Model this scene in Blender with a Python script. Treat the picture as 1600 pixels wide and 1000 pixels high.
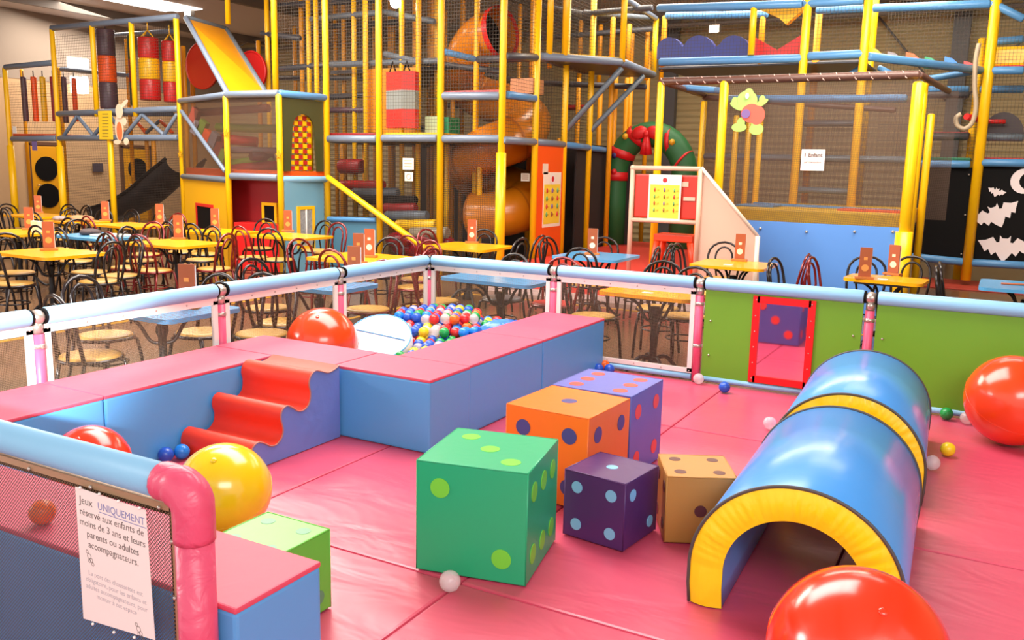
import bpy, bmesh, math, random
from mathutils import Vector, Matrix
random.seed(7)
PI = math.pi
C = bpy.context.scene.collection
for o in list(bpy.data.objects): bpy.data.objects.remove(o)
# ------------------------------------------------------------------ camera
YAW, PITCH, ROLL, FPX, EYE = -.504844, .174251, .0218872, 1386.0, 1.6
_f = Vector((math.sin(YAW)*math.cos(PITCH), math.cos(YAW)*math.cos(PITCH), -math.sin(PITCH)))
_r0 = Vector((math.cos(YAW), -math.sin(YAW), 0)); _u0 = _r0.cross(_f)
_r = _r0*math.cos(ROLL) + _u0*math.sin(ROLL); _u = -_r0*math.sin(ROLL) + _u0*math.cos(ROLL)
cam = bpy.data.objects.new('camera', bpy.data.cameras.new('camera')); C.objects.link(cam)
cam.matrix_world = Matrix(((_r.x, _u.x, -_f.x, 0), (_r.y, _u.y, -_f.y, 0), (_r.z, _u.z, -_f.z, EYE), (0, 0, 0, 1)))
cam.data.sensor_width = 36; cam.data.lens = FPX*36/1600; cam.data.clip_end = 200
S = bpy.context.scene; S.camera = cam
# ------------------------------------------------------------------ light and exposure
S.view_settings.view_transform = 'Standard'; S.view_settings.look = 'None'
S.view_settings.gamma = 1; S.view_settings.use_curve_mapping = False
S.view_settings.exposure = 0.6
try: S.cycles.transparent_max_bounces = 32
except Exception: pass
W = bpy.data.worlds.new('world'); S.world = W; W.use_nodes = True
W.node_tree.nodes['Background'].inputs[0].default_value = (1.0, .95, .9, 1)
W.node_tree.nodes['Background'].inputs[1].default_value = .8
def area(name, loc, target, sx, sy, power, col=(1, .96, .9)):
    l = bpy.data.lights.new(name, 'AREA'); l.shape = 'RECTANGLE'; l.size = sx; l.size_y = sy; l.energy = power; l.color = col
    o = bpy.data.objects.new(name, l); C.objects.link(o); o.location = loc
    o.rotation_euler = (Vector(target)-Vector(loc)).to_track_quat('-Z', 'Y').to_euler(); return o
area('window_light', (2.5, -1.5, 4.6), (-2.0, 4.5, 0), 4, 2.5, 260, (1, .97, .93))
area('skylight_and_fill', (-4, 5.5, 4.75), (-4, 5.5, 0), 6, 3, 330)  # this and the next two are added to light pen, cafe and tower
area('skylight_and_fill', (-10, 8.5, 4.75), (-10, 8.5, 0), 6, 3, 480, (1, .9, .78))
area('skylight_and_fill', (-4, 14.5, 4.75), (-4, 14.5, 0), 6, 2, 230, (1, .88, .72))
area('skylight_and_fill', (-.8, 10.6, 4.75), (-1.4, 14.0, 1.5), 4, 2, 300, (1, .93, .8))  # fill added to brighten the right wing, no known skylight there
area('skylight_and_fill', (-19, 14.6, 4.75), (-19, 14, 0), 3, 3, 230, (1, .9, .78))
area('window_light', (-12, -1.5, 3.2), (-6.5, 5, .3), 3, 2, 320, (1, .96, .92))
def spot(loc, target, deg, power, blend=.6):
    l = bpy.data.lights.new('sunbeam', 'SPOT'); l.energy = power; l.spot_size = math.radians(deg); l.spot_blend = blend; l.shadow_soft_size = .12
    l.color = (1, .97, .93); o = bpy.data.objects.new('sunbeam', l); C.objects.link(o); o.location = loc
    o.rotation_euler = (Vector(target)-Vector(loc)).to_track_quat('-Z', 'Y').to_euler(); return o
spot((1.6, -4.2, 3.3), (-4.35, 2.55, .62), 9, 9500)
# ------------------------------------------------------------------ pixel -> point on a real plane
def ray(x, y): return _f*FPX + _r*(x-800) - _u*(y-500)
EY = Vector((0, 0, EYE))
def G(x, y, z=0): d = ray(x, y); return EY + d*((z-EYE)/d.z)
def QY(x, y, Y): d = ray(x, y); return EY + d*(Y/d.y)
def QX(x, y, X): d = ray(x, y); return EY + d*(X/d.x)
GR = -.15                                                     # cafe floor level; 0 is the top of the play mats
# ------------------------------------------------------------------ materials
def lin(c): return tuple(((v/255)/12.92 if v/255 <= .04045 else ((v/255+.055)/1.055)**2.4) for v in c)
MATS = {}
def mat(name, rgb, rough=.45, metal=0, bump=0, bscale=8, coat=0, emit=0, alpha=1, trans=0, var=0, vscale=3, sheen=0, stretch=None):
    if name in MATS: return MATS[name]
    m = bpy.data.materials.new(name); m.use_nodes = True; nt = m.node_tree; b = nt.nodes['Principled BSDF']
    col = (*lin(rgb), 1)
    b.inputs['Base Color'].default_value = col; b.inputs['Roughness'].default_value = rough; b.inputs['Metallic'].default_value = metal
    if coat: b.inputs['Coat Weight'].default_value = coat; b.inputs['Coat Roughness'].default_value = .15
    if emit: b.inputs['Emission Color'].default_value = col; b.inputs['Emission Strength'].default_value = emit
    if alpha < 1: b.inputs['Alpha'].default_value = alpha
    if trans: b.inputs['Transmission Weight'].default_value = trans
    tc = None
    if bump or var:
        tc = nt.nodes.new('ShaderNodeTexCoord'); mp = nt.nodes.new('ShaderNodeMapping'); nt.links.new(tc.outputs['Object'], mp.inputs[0])
        if stretch: mp.inputs['Scale'].default_value = stretch
    if bump:
        n = nt.nodes.new('ShaderNodeTexNoise'); n.inputs['Scale'].default_value = bscale; n.inputs['Detail'].default_value = 3
        n.inputs['Distortion'].default_value = .6
        nt.links.new(mp.outputs[0], n.inputs['Vector']); bp = nt.nodes.new('ShaderNodeBump'); bp.inputs['Strength'].default_value = bump
        bp.inputs['Distance'].default_value = .03
        nt.links.new(n.outputs['Fac'], bp.inputs['Height']); nt.links.new(bp.outputs[0], b.inputs['Normal'])
    if var:
        n2 = nt.nodes.new('ShaderNodeTexNoise'); n2.inputs['Scale'].default_value = vscale; n2.inputs['Detail'].default_value = 4
        nt.links.new(mp.outputs[0], n2.inputs['Vector']); mx = nt.nodes.new('ShaderNodeMix'); mx.data_type = 'RGBA'
        mx.inputs['A'].default_value = tuple(c*(1-var) for c in col[:3])+(1,); mx.inputs['B'].default_value = tuple(min(1, c*(1+var)) for c in col[:3])+(1,)
        nt.links.new(n2.outputs['Fac'], mx.inputs['Factor']); nt.links.new(mx.outputs['Result'], b.inputs['Base Color'])
    MATS[name] = m; return m
def netmat(name, rgb, pitch, wire, diag=False):
    if name in MATS: return MATS[name]
    m = bpy.data.materials.new(name); m.use_nodes = True; nt = m.node_tree; b = nt.nodes['Principled BSDF']
    b.inputs['Base Color'].default_value = (*lin(rgb), 1); b.inputs['Roughness'].default_value = .7
    uv = nt.nodes.new('ShaderNodeUVMap'); mp = nt.nodes.new('ShaderNodeMapping'); nt.links.new(uv.outputs[0], mp.inputs[0])
    mp.inputs['Scale'].default_value = (1/pitch, 1/pitch, 1)
    if diag: mp.inputs['Rotation'].default_value = (0, 0, PI/4)
    sp = nt.nodes.new('ShaderNodeSeparateXYZ'); nt.links.new(mp.outputs[0], sp.inputs[0]); ms = []
    for i in (0, 1):
        f = nt.nodes.new('ShaderNodeMath'); f.operation = 'FRACT'; nt.links.new(sp.outputs[i], f.inputs[0])
        l = nt.nodes.new('ShaderNodeMath'); l.operation = 'LESS_THAN'; l.inputs[1].default_value = wire/pitch; nt.links.new(f.outputs[0], l.inputs[0]); ms.append(l)
    mx = nt.nodes.new('ShaderNodeMath'); mx.operation = 'MAXIMUM'; nt.links.new(ms[0].outputs[0], mx.inputs[0]); nt.links.new(ms[1].outputs[0], mx.inputs[1])
    nt.links.new(mx.outputs[0], b.inputs['Alpha']); MATS[name] = m; return m
def tilemat(name, c1, c2, pitch, gap, rough=.35):
    if name in MATS: return MATS[name]
    m = bpy.data.materials.new(name); m.use_nodes = True; nt = m.node_tree; b = nt.nodes['Principled BSDF']; b.inputs['Roughness'].default_value = rough
    tc = nt.nodes.new('ShaderNodeTexCoord'); br = nt.nodes.new('ShaderNodeTexBrick'); nt.links.new(tc.outputs['Object'], br.inputs[0])
    br.inputs['Scale'].default_value = 1/pitch; br.offset = 0; br.inputs['Mortar Size'].default_value = gap
    br.inputs['Brick Width'].default_value = 1; br.inputs['Row Height'].default_value = 1
    br.inputs['Color1'].default_value = (*lin(c1), 1); br.inputs['Color2'].default_value = (*lin(tuple(v*.93 for v in c1)), 1); br.inputs['Mortar'].default_value = (*lin(c2), 1)
    nt.links.new(br.outputs[0], b.inputs['Base Color']); MATS[name] = m; return m
PINK = mat('pink vinyl', (206, 78, 104), .33, bump=.42, bscale=1.7, var=.06, stretch=(1, 2.2, 1))
PINKT = mat('pink bench vinyl', (212, 78, 104), .55, bump=.12, bscale=5)
PINKP = mat('pink foam sleeve', (222, 84, 120), .4, bump=.1, bscale=9)
BLUEV = mat('sky blue vinyl', (84, 160, 222), .4, bump=.12, bscale=5)
RAIL = mat('light blue foam sleeve', (136, 190, 226), .4, bump=.05, bscale=14)
WHITEF = mat('white frame', (236, 226, 218), .35, bump=.03)
ZINC = mat('zinc clamp', (190, 180, 170), .3, .7)
GREENP = mat('green panel', (104, 160, 38), .45, var=.08)
REDF = mat('red panel frame', (225, 22, 25), .35, bump=.05)
NETW = netmat('pale fence mesh', (118, 98, 78), .009, .0014)
NETG = netmat('dark fence mesh', (78, 66, 66), .008, .0024, True)
YEL = mat('yellow post sleeve', (246, 190, 10), .32, bump=.08, bscale=10)
ORA = mat('amber post sleeve', (232, 154, 10), .4)
GREYB = mat('grey blue beam sleeve', (108, 122, 142), .35, bump=.1, bscale=16)
BLUEB = mat('blue beam sleeve', (82, 138, 190), .35, bump=.1, bscale=16)
DARKB = mat('dark grey beam sleeve', (66, 68, 76), .4, bump=.1, bscale=16)
BROWNB = mat('brown beam sleeve', (88, 58, 50), .4, bump=.2, bscale=20)
NET = netmat('black play net', (60, 50, 40), .05, .0045)
NETF = netmat('fine brown net', (80, 60, 48), .012, .0034)
NETM = netmat('medium dark net', (48, 38, 32), .03, .005)
BLACK = mat('black', (12, 10, 11), .7); BLACK.node_tree.nodes['Principled BSDF'].inputs['Specular IOR Level'].default_value = .15
DARK = mat('dark wall and shade', (38, 28, 26), .8)
RED = mat('red vinyl', (205, 28, 28), .35, bump=.1)
DRED = mat('dark red vinyl', (150, 22, 28), .4, bump=.1)
ORANGE = mat('orange vinyl', (238, 88, 18), .4, bump=.06)
GREENV = mat('green vinyl', (36, 150, 100), .4, bump=.05)
WHITE = mat('white paper', (238, 232, 228), .6)
SLATE = mat('slate vinyl', (96, 108, 120), .4)
# ------------------------------------------------------------------ mesh builder
class MB:
    def __init__(s): s.bm = bmesh.new(); s.uv = None
    def _mi(s, before, mi):
        if mi:
            for f in list(s.bm.faces)[before:]: f.material_index = mi
    def box(s, c, d, rz=0, bev=0, mi=0, rot=None, seg=2):
        n = len(s.bm.faces); g = bmesh.ops.create_cube(s.bm, size=1); vs = g['verts']
        for v in vs: v.co = Vector((v.co.x*d[0], v.co.y*d[1], v.co.z*d[2]))
        fs = list({f for v in vs for f in v.link_faces})
        if bev:
            es = list({e for v in vs for e in v.link_edges})
            r = bmesh.ops.bevel(s.bm, geom=es, offset=bev, segments=seg, profile=.6, affect='EDGES'); 
            vs = list({v for f in r['faces'] for v in f.verts} | {v for v in vs if v.is_valid})
        M = Matrix.Translation(c) @ (rot.to_4x4() if rot is not None else Matrix.Rotation(rz, 4, 'Z'))
        allv = set(vs)
        for v in allv: v.co = M @ v.co
        if mi:
            for f in {f for v in allv for f in v.link_faces}: f.material_index = mi
        return s
    def tube(s, pts, r, n=8, closed=False, mi=0, cap=True, sq=1):
        pts = [Vector(p) for p in pts]; rr = r if isinstance(r, (list, tuple)) else [r]*len(pts); rings = []
        L = len(pts); prev = None
        for i, p in enumerate(pts):
            if closed: t = (pts[(i+1) % L]-pts[i-1])
            else: t = (pts[min(i+1, L-1)]-pts[max(i-1, 0)])
            if t.length < 1e-9: t = Vector((0, 0, 1))
            t.normalize()
            if prev is None:
                a = Vector((0, 0, 1)) if abs(t.z) < .9 else Vector((1, 0, 0)); x = t.cross(a).normalized()
            else:
                x = (prev - t*prev.dot(t)); x = x.normalized() if x.length > 1e-6 else t.cross(Vector((0, 0, 1))).normalized()
            prev = x; y = t.cross(x)
            rings.append([s.bm.verts.new(p + (x*math.cos(2*PI*k/n) + y*math.sin(2*PI*k/n)*sq)*rr[i]) for k in range(n)])
        m = L if closed else L-1
        for i in range(m):
            a, b = rings[i], rings[(i+1) % L]
            for k in range(n):
                f = s.bm.faces.new((a[k], a[(k+1) % n], b[(k+1) % n], b[k])); f.material_index = mi; f.smooth = True
        if not closed and cap:
            for ring, rev in ((rings[0], True), (rings[-1], False)):
                f = s.bm.faces.new(ring[::-1] if rev else ring); f.material_index = mi
        return s
    def sphere(s, c, r, seg=16, mi=0, sc=(1, 1, 1), rot=None):
        g = bmesh.ops.create_uvsphere(s.bm, u_segments=seg, v_segments=max(6, seg*2//3), radius=1)
        M = Matrix.Translation(c) @ (rot.to_4x4() if rot is not None else Matrix.Identity(4)) @ Matrix.Diagonal((r*sc[0], r*sc[1], r*sc[2], 1))
        for v in g['verts']:
            v.co = M @ v.co
            for f in v.link_faces: f.smooth = True; f.material_index = mi
        return s
    def lathe(s, prof, c=(0, 0, 0), n=20, mi=0, cap=True):
        rings = [[s.bm.verts.new((c[0]+r*math.cos(2*PI*k/n), c[1]+r*math.sin(2*PI*k/n), c[2]+z)) for k in range(n)] for r, z in prof]
        for a, b in zip(rings, rings[1:]):
            for k in range(n):
                f = s.bm.faces.new((a[k], a[(k+1) % n], b[(k+1) % n], b[k])); f.smooth = True; f.material_index = mi
        if cap:
            f = s.bm.faces.new(rings[0][::-1]); f.material_index = mi; f = s.bm.faces.new(rings[-1]); f.material_index = mi
        return s
    def prism(s, poly, o, u, v, d, mi=0, mside=None, smooth=False):
        o = Vector(o); u = Vector(u); v = Vector(v); d = Vector(d)
        a = [s.bm.verts.new(o+u*x+v*y) for x, y in poly]; b = [s.bm.verts.new(o+u*x+v*y+d) for x, y in poly]
        f1 = s.bm.faces.new(a); f2 = s.bm.faces.new(b[::-1]); f1.material_index = f2.material_index = mi
        n = len(poly)
        for i in range(n):
            f = s.bm.faces.new((a[i], b[i], b[(i+1) % n], a[(i+1) % n])); f.material_index = mi if mside is None else mside; f.smooth = smooth
        return s
    def hexa(s, p, mi=0):                                       # eight corners: bottom four, top four
        v = [s.bm.verts.new(q) for q in p]
        for i in ((3, 2, 1, 0), (4, 5, 6, 7), (0, 1, 5, 4), (1, 2, 6, 5), (2, 3, 7, 6), (3, 0, 4, 7)):
            f = s.bm.faces.new([v[k] for k in i]); f.material_index = mi
        return s
    def slab(s, q, th, mi=0):                                   # a plate through four points, thickness vector th
        th = Vector(th); q = [Vector(p) for p in q]; return s.hexa([p-th for p in q]+q, mi)
    def quad(s, q, mi=0):
        if s.uv is None: s.uv = s.bm.loops.layers.uv.new('UVMap')
        q = [Vector(p) for p in q]; vs = [s.bm.verts.new(p) for p in q]; f = s.bm.faces.new(vs); f.material_index = mi
        ux = (q[1]-q[0]).normalized(); nn = (q[1]-q[0]).cross(q[3]-q[0]).normalized(); uy = nn.cross(ux)
        for l in f.loops: w = l.vert.co-q[0]; l[s.uv].uv = (w.dot(ux), w.dot(uy))
        return s
    def disc(s, c, nrm, r, th=.003, mi=0, n=20, ax=None):
        nrm = Vector(nrm).normalized(); a = Vector((0, 0, 1)) if abs(nrm.z) < .9 else Vector((1, 0, 0)); x = nrm.cross(a).normalized(); y = nrm.cross(x)
        poly = [(r*math.cos(2*PI*k/n), r*math.sin(2*PI*k/n)) for k in range(n)]
        return s.prism(poly, Vector(c), x, y, nrm*th, mi)
def build(name, mb, mats, parent=None, label=None, world=True):
    bm = mb.bm; bmesh.ops.recalc_face_normals(bm, faces=bm.faces)
    off = Vector((0, 0, 0))
    if parent is None and world:
        xs = [v.co for v in bm.verts]
        off = Vector(((min(v.x for v in xs)+max(v.x for v in xs))/2, (min(v.y for v in xs)+max(v.y for v in xs))/2, min(v.z for v in xs)))
    elif parent is not None and world:
        p = parent
        while p is not None: off += p.location; p = p.parent
    if off.length: bmesh.ops.translate(bm, verts=bm.verts, vec=-off)
    me = bpy.data.meshes.new(name); bm.to_mesh(me); bm.free()
    for m in (mats if isinstance(mats, (list, tuple)) else [mats]): me.materials.append(m)
    o = bpy.data.objects.new(name, me); C.objects.link(o)
    if parent is not None: o.parent = parent
    elif world: o.location = off
    if label: o['label'] = label
    return o
def tag(o, label, cat, group=None, kind=None):
    if label: o['label'] = label
    if cat: o['category'] = cat
    if group: o['group'] = group
    if kind: o['kind'] = kind
    return o
def thing(name, label, cat, loc=(0, 0, 0), rz=0, group=None):
    o = bpy.data.objects.new(name, None); C.objects.link(o); o.location = loc; o.rotation_euler = (0, 0, rz); o.empty_display_size = .1
    return tag(o, label, cat, group)
def copy_tree(o, parent=None):
    c = o.copy(); C.objects.link(c); c.parent = parent
    for ch in [q for q in bpy.data.objects if q.parent == o]: copy_tree(ch, c)
    return c
def struct(name, mb, m): o = build(name, mb, m); o['kind'] = 'structure'; o['label'] = name.replace('_', ' '); return o
def cat_rom(pts, n=6, closed=False):
    P = [Vector(p) for p in pts]; out = []; L = len(P); rng = range(L if closed else L-1)
    for i in rng:
        if closed: a, b, c, d = P[i-1], P[i], P[(i+1) % L], P[(i+2) % L]
        else: a, b, c, d = P[max(i-1, 0)], P[i], P[i+1], P[min(i+2, L-1)]
        for k in range(n):
            t = k/n; out.append(.5*((2*b)+(c-a)*t+(2*a-5*b+4*c-d)*t*t+(3*b-a-3*c+d)*t**3))
    if not closed: out.append(P[-1])
    return out
def text_mesh(name, body, size, loc, xdir, ydir, m, parent, align='CENTER', th=.0008, spacing=1.0, bold=0):
    cu = bpy.data.curves.new(name, 'FONT'); cu.body = body; cu.size = size; cu.align_x = align; cu.extrude = th; cu.space_line = spacing; cu.offset = bold; cu.resolution_u = 3
    t = bpy.data.objects.new(name, cu); C.objects.link(t); bpy.context.view_layer.update()
    me = bpy.data.meshes.new_from_object(t.evaluated_get(bpy.context.evaluated_depsgraph_get()))
    bpy.data.objects.remove(t)
    x = Vector(xdir).normalized(); y = Vector(ydir); y = (y-x*y.dot(x)).normalized(); z = x.cross(y)
    off = Vector((0, 0, 0)); p = parent
    while p is not None: off += p.location; p = p.parent
    M = Matrix(((x.x, y.x, z.x, loc[0]-off.x), (x.y, y.y, z.y, loc[1]-off.y), (x.z, y.z, z.z, loc[2]-off.z), (0, 0, 0, 1)))
    me.transform(M); me.materials.clear(); me.materials.append(m); o = bpy.data.objects.new(name, me); C.objects.link(o); o.parent = parent; return o
# ================================================================== the hall
b = MB(); b.box((-9, 8.5, GR-.05), (26, 23, .1)); struct('floor', b, tilemat('worn concrete tile floor', (112, 84, 62), (90, 66, 50), .6, .012, .22))
WALLC = mat('beige wall paint', (196, 160, 120), .7, var=.04); CLAD = mat('ribbed wall cladding', (182, 162, 118), .5)
nt = CLAD.node_tree; tc = nt.nodes.new('ShaderNodeTexCoord'); wv = nt.nodes.new('ShaderNodeTexWave'); wv.bands_direction = 'Z'; wv.inputs['Scale'].default_value = 2.2
nt.links.new(tc.outputs['Object'], wv.inputs['Vector']); bp = nt.nodes.new('ShaderNodeBump'); bp.inputs['Strength'].default_value = .6; bp.inputs['Distance'].default_value = .05
nt.links.new(wv.outputs['Fac'], bp.inputs['Height']); nt.links.new(bp.outputs[0], nt.nodes['Principled BSDF'].inputs['Normal'])
b = MB(); b.box((-21.1, 8.5, 1.6), (.2, 23, 3.5)); struct('wall_left', b, WALLC)
b = MB(); b.box((-21.06, 8.5, 4.45), (.14, 23, 2.2)); struct('trim_1', b, mat('upper wall sheet', (146, 130, 116), .7))
b = MB(); b.box((-9, 20.1, 2.65), (26, .2, 5.6)); struct('wall_back', b, CLAD)
b = MB(); b.box((4.1, 11.5, 2.65), (.2, 17, 5.6)); struct('wall_right', b, CLAD)
# ceiling with glowing panels; all but the first unseen, the last one added
ROOF = mat('roof sheet', (214, 200, 190), .6)
_s = G(222, 6, 4.9); sky = [(_s.x, _s.y, 1.1, 2.4), (-10, 8.5, 5, 2.2), (-4, 14.5, 5, 1.2), (-4, 5.5, 5, 2.2), (-.8, 10.6, 3, 1.4)]
b = MB(); b.box((-9, 8.5, 5.0), (26, 23, .1)); struct('ceiling', b, ROOF)
for i, (x, y, w, d) in enumerate(sky):
    t = MB(); t.box((x, y, 4.935), (w, d, .02)); o = struct('window_%d' % (i+1), t, mat('skylight panel', (255, 250, 245), .5, emit=2.0))
k = 1
for x in (-19, -14.5, -9, -2.2, 1.5):
    k += 1; t = MB(); t.box((x, 8.5, 4.86), (.12, 23, .18)); struct('trim_%d' % k, t, mat('roof steel', (120, 108, 98), .5))
for y in (19.0,):
    k += 1; t = MB(); t.tube([(-20.9, y, 4.85), (4, y, 4.85)], .05); t.tube([(-21, y, 4.6), (4, y, 4.6)], .05)
    for i in range(40): t.tube([(-21+i*.62, y, 4.85 if i % 2 else 4.6), (-21+(i+1)*.62, y, 4.6 if i % 2 else 4.85)], .018, 5)
    struct('trim_%d' % k, t, mat('roof steel', (120, 108, 98), .5))
STEEL = mat('column steel', (92, 90, 92), .5)
for x, y, f in ((-20.9, 12.2, 1), (-1.15, 19.85, 0), (-7, 19.85, 0)):
    k += 1; t = MB(); t.box((x, y, 2.65), (.16, .34, 5.6) if f else (.3, .16, 5.6)); struct('trim_%d' % k, t, STEEL)
k += 1; t = MB(); t.tube([(-1.0, 19.75, 3.0), (.9, 19.75, 5.3)], .02); t.tube([(-1.3, 19.75, 3.0), (-3.2, 19.75, 5.3)], .02); struct('trim_%d' % k, t, STEEL)
# upper windows in the left wall, doors with round panes
for i, (px, py, w, h) in enumerate(((122, 99, 26, 14), (121, 133, 16, 22), (134, 133, 6, 22))):
    c = QX(px, py, -20.98); s_ = (c-EY).length/FPX; t = MB(); t.box(c, (.03, w*s_/math.cos(.6), h*s_)); o = struct('window_%d' % (6+i), t, mat('bright window pane', (250, 248, 255), .4, emit=4.0))
DOORC = mat('yellow door', (214, 150, 20), .45)
for i, (px0, px1) in enumerate(((46, 91), (191, 232))):
    a = QX(px0, 232, -20.97); c = QX(px1, 232, -20.97); w = abs(c.y-a.y); y0 = (a.y+c.y)/2
    d = thing('door_%d' % (i+1), 'yellow door with two round dark panes', None, (-20.97, y0, GR)); del d['label']; d['kind'] = 'structure'
    t = MB(); t.box((-20.96, y0, GR+.95), (.06, w, 1.95), bev=.008); build('door_leaf', t, DOORC, d)
    for z in (.72, 1.38):
        t = MB(); t.disc((-20.93, y0, GR+z), (1, 0, 0), .3, .02, n=28); build('door_pane', t, BLACK, d)
    t = MB(); t.tube([(-20.9, y0-w*.38, GR+.98), (-20.84, y0-w*.38, GR+.98), (-20.84, y0-w*.28, GR+.98)], .012); build('door_handle', t, ZINC, d)
    t = MB()
    t.box((-20.97, y0-w/2-.04, GR+.98), (.08, .08, 2.02)); t.box((-20.97, y0+w/2+.04, GR+.98), (.08, .08, 2.02)); t.box((-20.97, y0, GR+1.99), (.08, w+.16, .08)); build('door_frame', t, mat('brown door frame', (96, 64, 44), .5), d)
c = QX(153, 262, -20.95); t = MB(); t.box(c, (.02, .3, .22)); tag(build('wall_notice', t, mat('dark notice', (70, 62, 74), .5)), 'small dark notice on the beige wall between the two yellow doors', 'notice')
# floor tape
t = MB(); TAPE = mat('yellow floor tape', (206, 152, 28), .5)
t.box((-8.15, 6.0, GR+.002), (.06, 13, .004)); tag(build('floor_tape', t, TAPE), 'long yellow tape line on the floor running under the tables at the left', 'tape line')
t = MB(); t.box((-6.33, 8.2, GR+.002), (.06, 4.2, .004)); tag(build('floor_tape', t, TAPE), 'short yellow tape line on the floor seen through the mesh of the corner panel', 'tape line')
t = MB(); t.box((-2.9, 10.15, GR+.002), (6.8, .06, .004)); tag(build('floor_tape', t, TAPE), 'yellow tape line on the floor along the foot of the low red platform', 'tape line')
# ================================================================== toddler pen
PX0, PX1, PY0, PY1 = -4.4, 1.9, 1.52, 6.43
def mats_():
    cols = [(-4.38, -2.95, (.3, 2.72, 5.2, 6.46)), (-2.95, -1.71, (.3, 2.72, 5.2, 6.46)), (-1.71, -.47, (.3, 2.72, 5.2, 6.46)), (-.47, .77, (.3, 1.55, 4.03, 6.46)), (.77, 2.0, (.3, 2.72, 5.2, 6.46))]
    nm = {0: 'against the left fence', 1: 'in the second column from the left fence', 2: 'in the middle column under the dice', 3: 'under and beside the blue arch tunnels', 4: 'at the far right edge'}
    for ci, (x0, x1, ys) in enumerate(cols):
        for ri, (y0, y1) in enumerate(zip(ys, ys[1:])):
            m = MB(); m.box(((x0+x1)/2, (y0+y1)/2, -.075), (x1-x0-.006, y1-y0-.006, .145), bev=.012)
            o = build('floor_mat', m, PINK); tag(o, 'pink floor mat %s, %s' % (nm[ci], ('nearest row', 'middle row', 'far row')[ri]), 'floor mat', 'pink floor mats of the toddler pen')
mats_()
# ---- cushioned benches
def bench(x0, x1, y0, y1, label, h=.42, top=.014):
    t = thing('padded_bench', label, 'bench', ((x0+x1)/2, (y0+y1)/2, 0), 0, 'pink topped blue benches of the pen')
    m = MB(); m.box(((x0+x1)/2, (y0+y1)/2, (h-top)/2), (x1-x0-.004, y1-y0-.004, h-top), bev=.012); build('padded_base', m, BLUEV, t)
    m = MB(); m.box(((x0+x1)/2, (y0+y1)/2, h-top/2), (x1-x0-.002, y1-y0-.002, top+.004), bev=.006); build('seat_top', m, PINKT, t)
    return t
bench(-4.32, -3.82, 1.58, 2.75, 'pink and blue bench along the left fence, its sunlit end nearest the near rail')
bench(-4.32, -3.82, 2.755, 3.915, 'pink and blue bench along the left fence beside the red wave steps')
bench(-4.32, -3.35, 3.92, 4.35, 'pink topped bench behind the red wave steps in front of the orange ball')
bench(-3.345, -2.67, 3.92, 4.345, 'blue corner bench block with pink top between the wave steps and the dice')
bench(-3.2, -2.68, 4.35, 5.3, 'long blue bench wall of the ball pit, half next to the corner block')
bench(-3.2, -2.68, 5.305, 6.36, 'long blue bench wall of the ball pit, half reaching the mesh fence')
bench(-3.3, -1.68, 1.56, 1.9, 'pink topped blue bench in the foreground behind the paper notice')
# ---- fence
FZ, RR = .755, .047
def post(x, y, label, z0=-.02, z1=FZ, r=.031, clamps=(.28, .6)):
    t = thing('fence_post', label, 'fence post', (x, y, z0))
    m = MB(); m.tube([(x, y, z0), (x, y, z1)], .018, 12); build('steel_core', m, ZINC, t)
    m = MB(); m.tube([(x, y, z0+.03), (x, y, z1-.09)], r, 14); build('foam_sleeve', m, PINKP, t)
    m = MB(); m.tube([(x, y, z1-.085), (x, y, z1-.03)], r*.95, 14); m.sphere((x, y, z1-.002), .045, 14, sc=(1, 1, .9)); build('rail_clamp', m, ZINC, t)
    for z in clamps:
        m = MB(); m.tube([(x, y, z-.012), (x, y, z+.012)], r+.004, 14); m.box((x, y-.0, z), (.09, .012, .02), bev=.003); build('panel_clamp', m, ZINC, t)
    return t
RXs = [-4.4, -3.17, -1.95, -.757, 1.0]
LYs = [6.43, 5.23, 4.05, 2.8, 1.52]
for x, n in zip(RXs, ('pink fence post at the far corner of the pen', 'pink fence post between the two mesh panels right of the far corner', 'pink fence post between the mesh panel and the green panel with the red frame', 'pink fence post between the two green panels behind the blue tunnel', 'pink fence post at the far right end of the green panels')): post(x, 6.43, n)
for y, n in zip(LYs[1:4], ('pink fence post on the left fence just behind the orange ball', 'pink fence post on the left fence above the wave steps', 'sunlit pink and white fence post at the far left')): post(-4.4, y, n)
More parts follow.
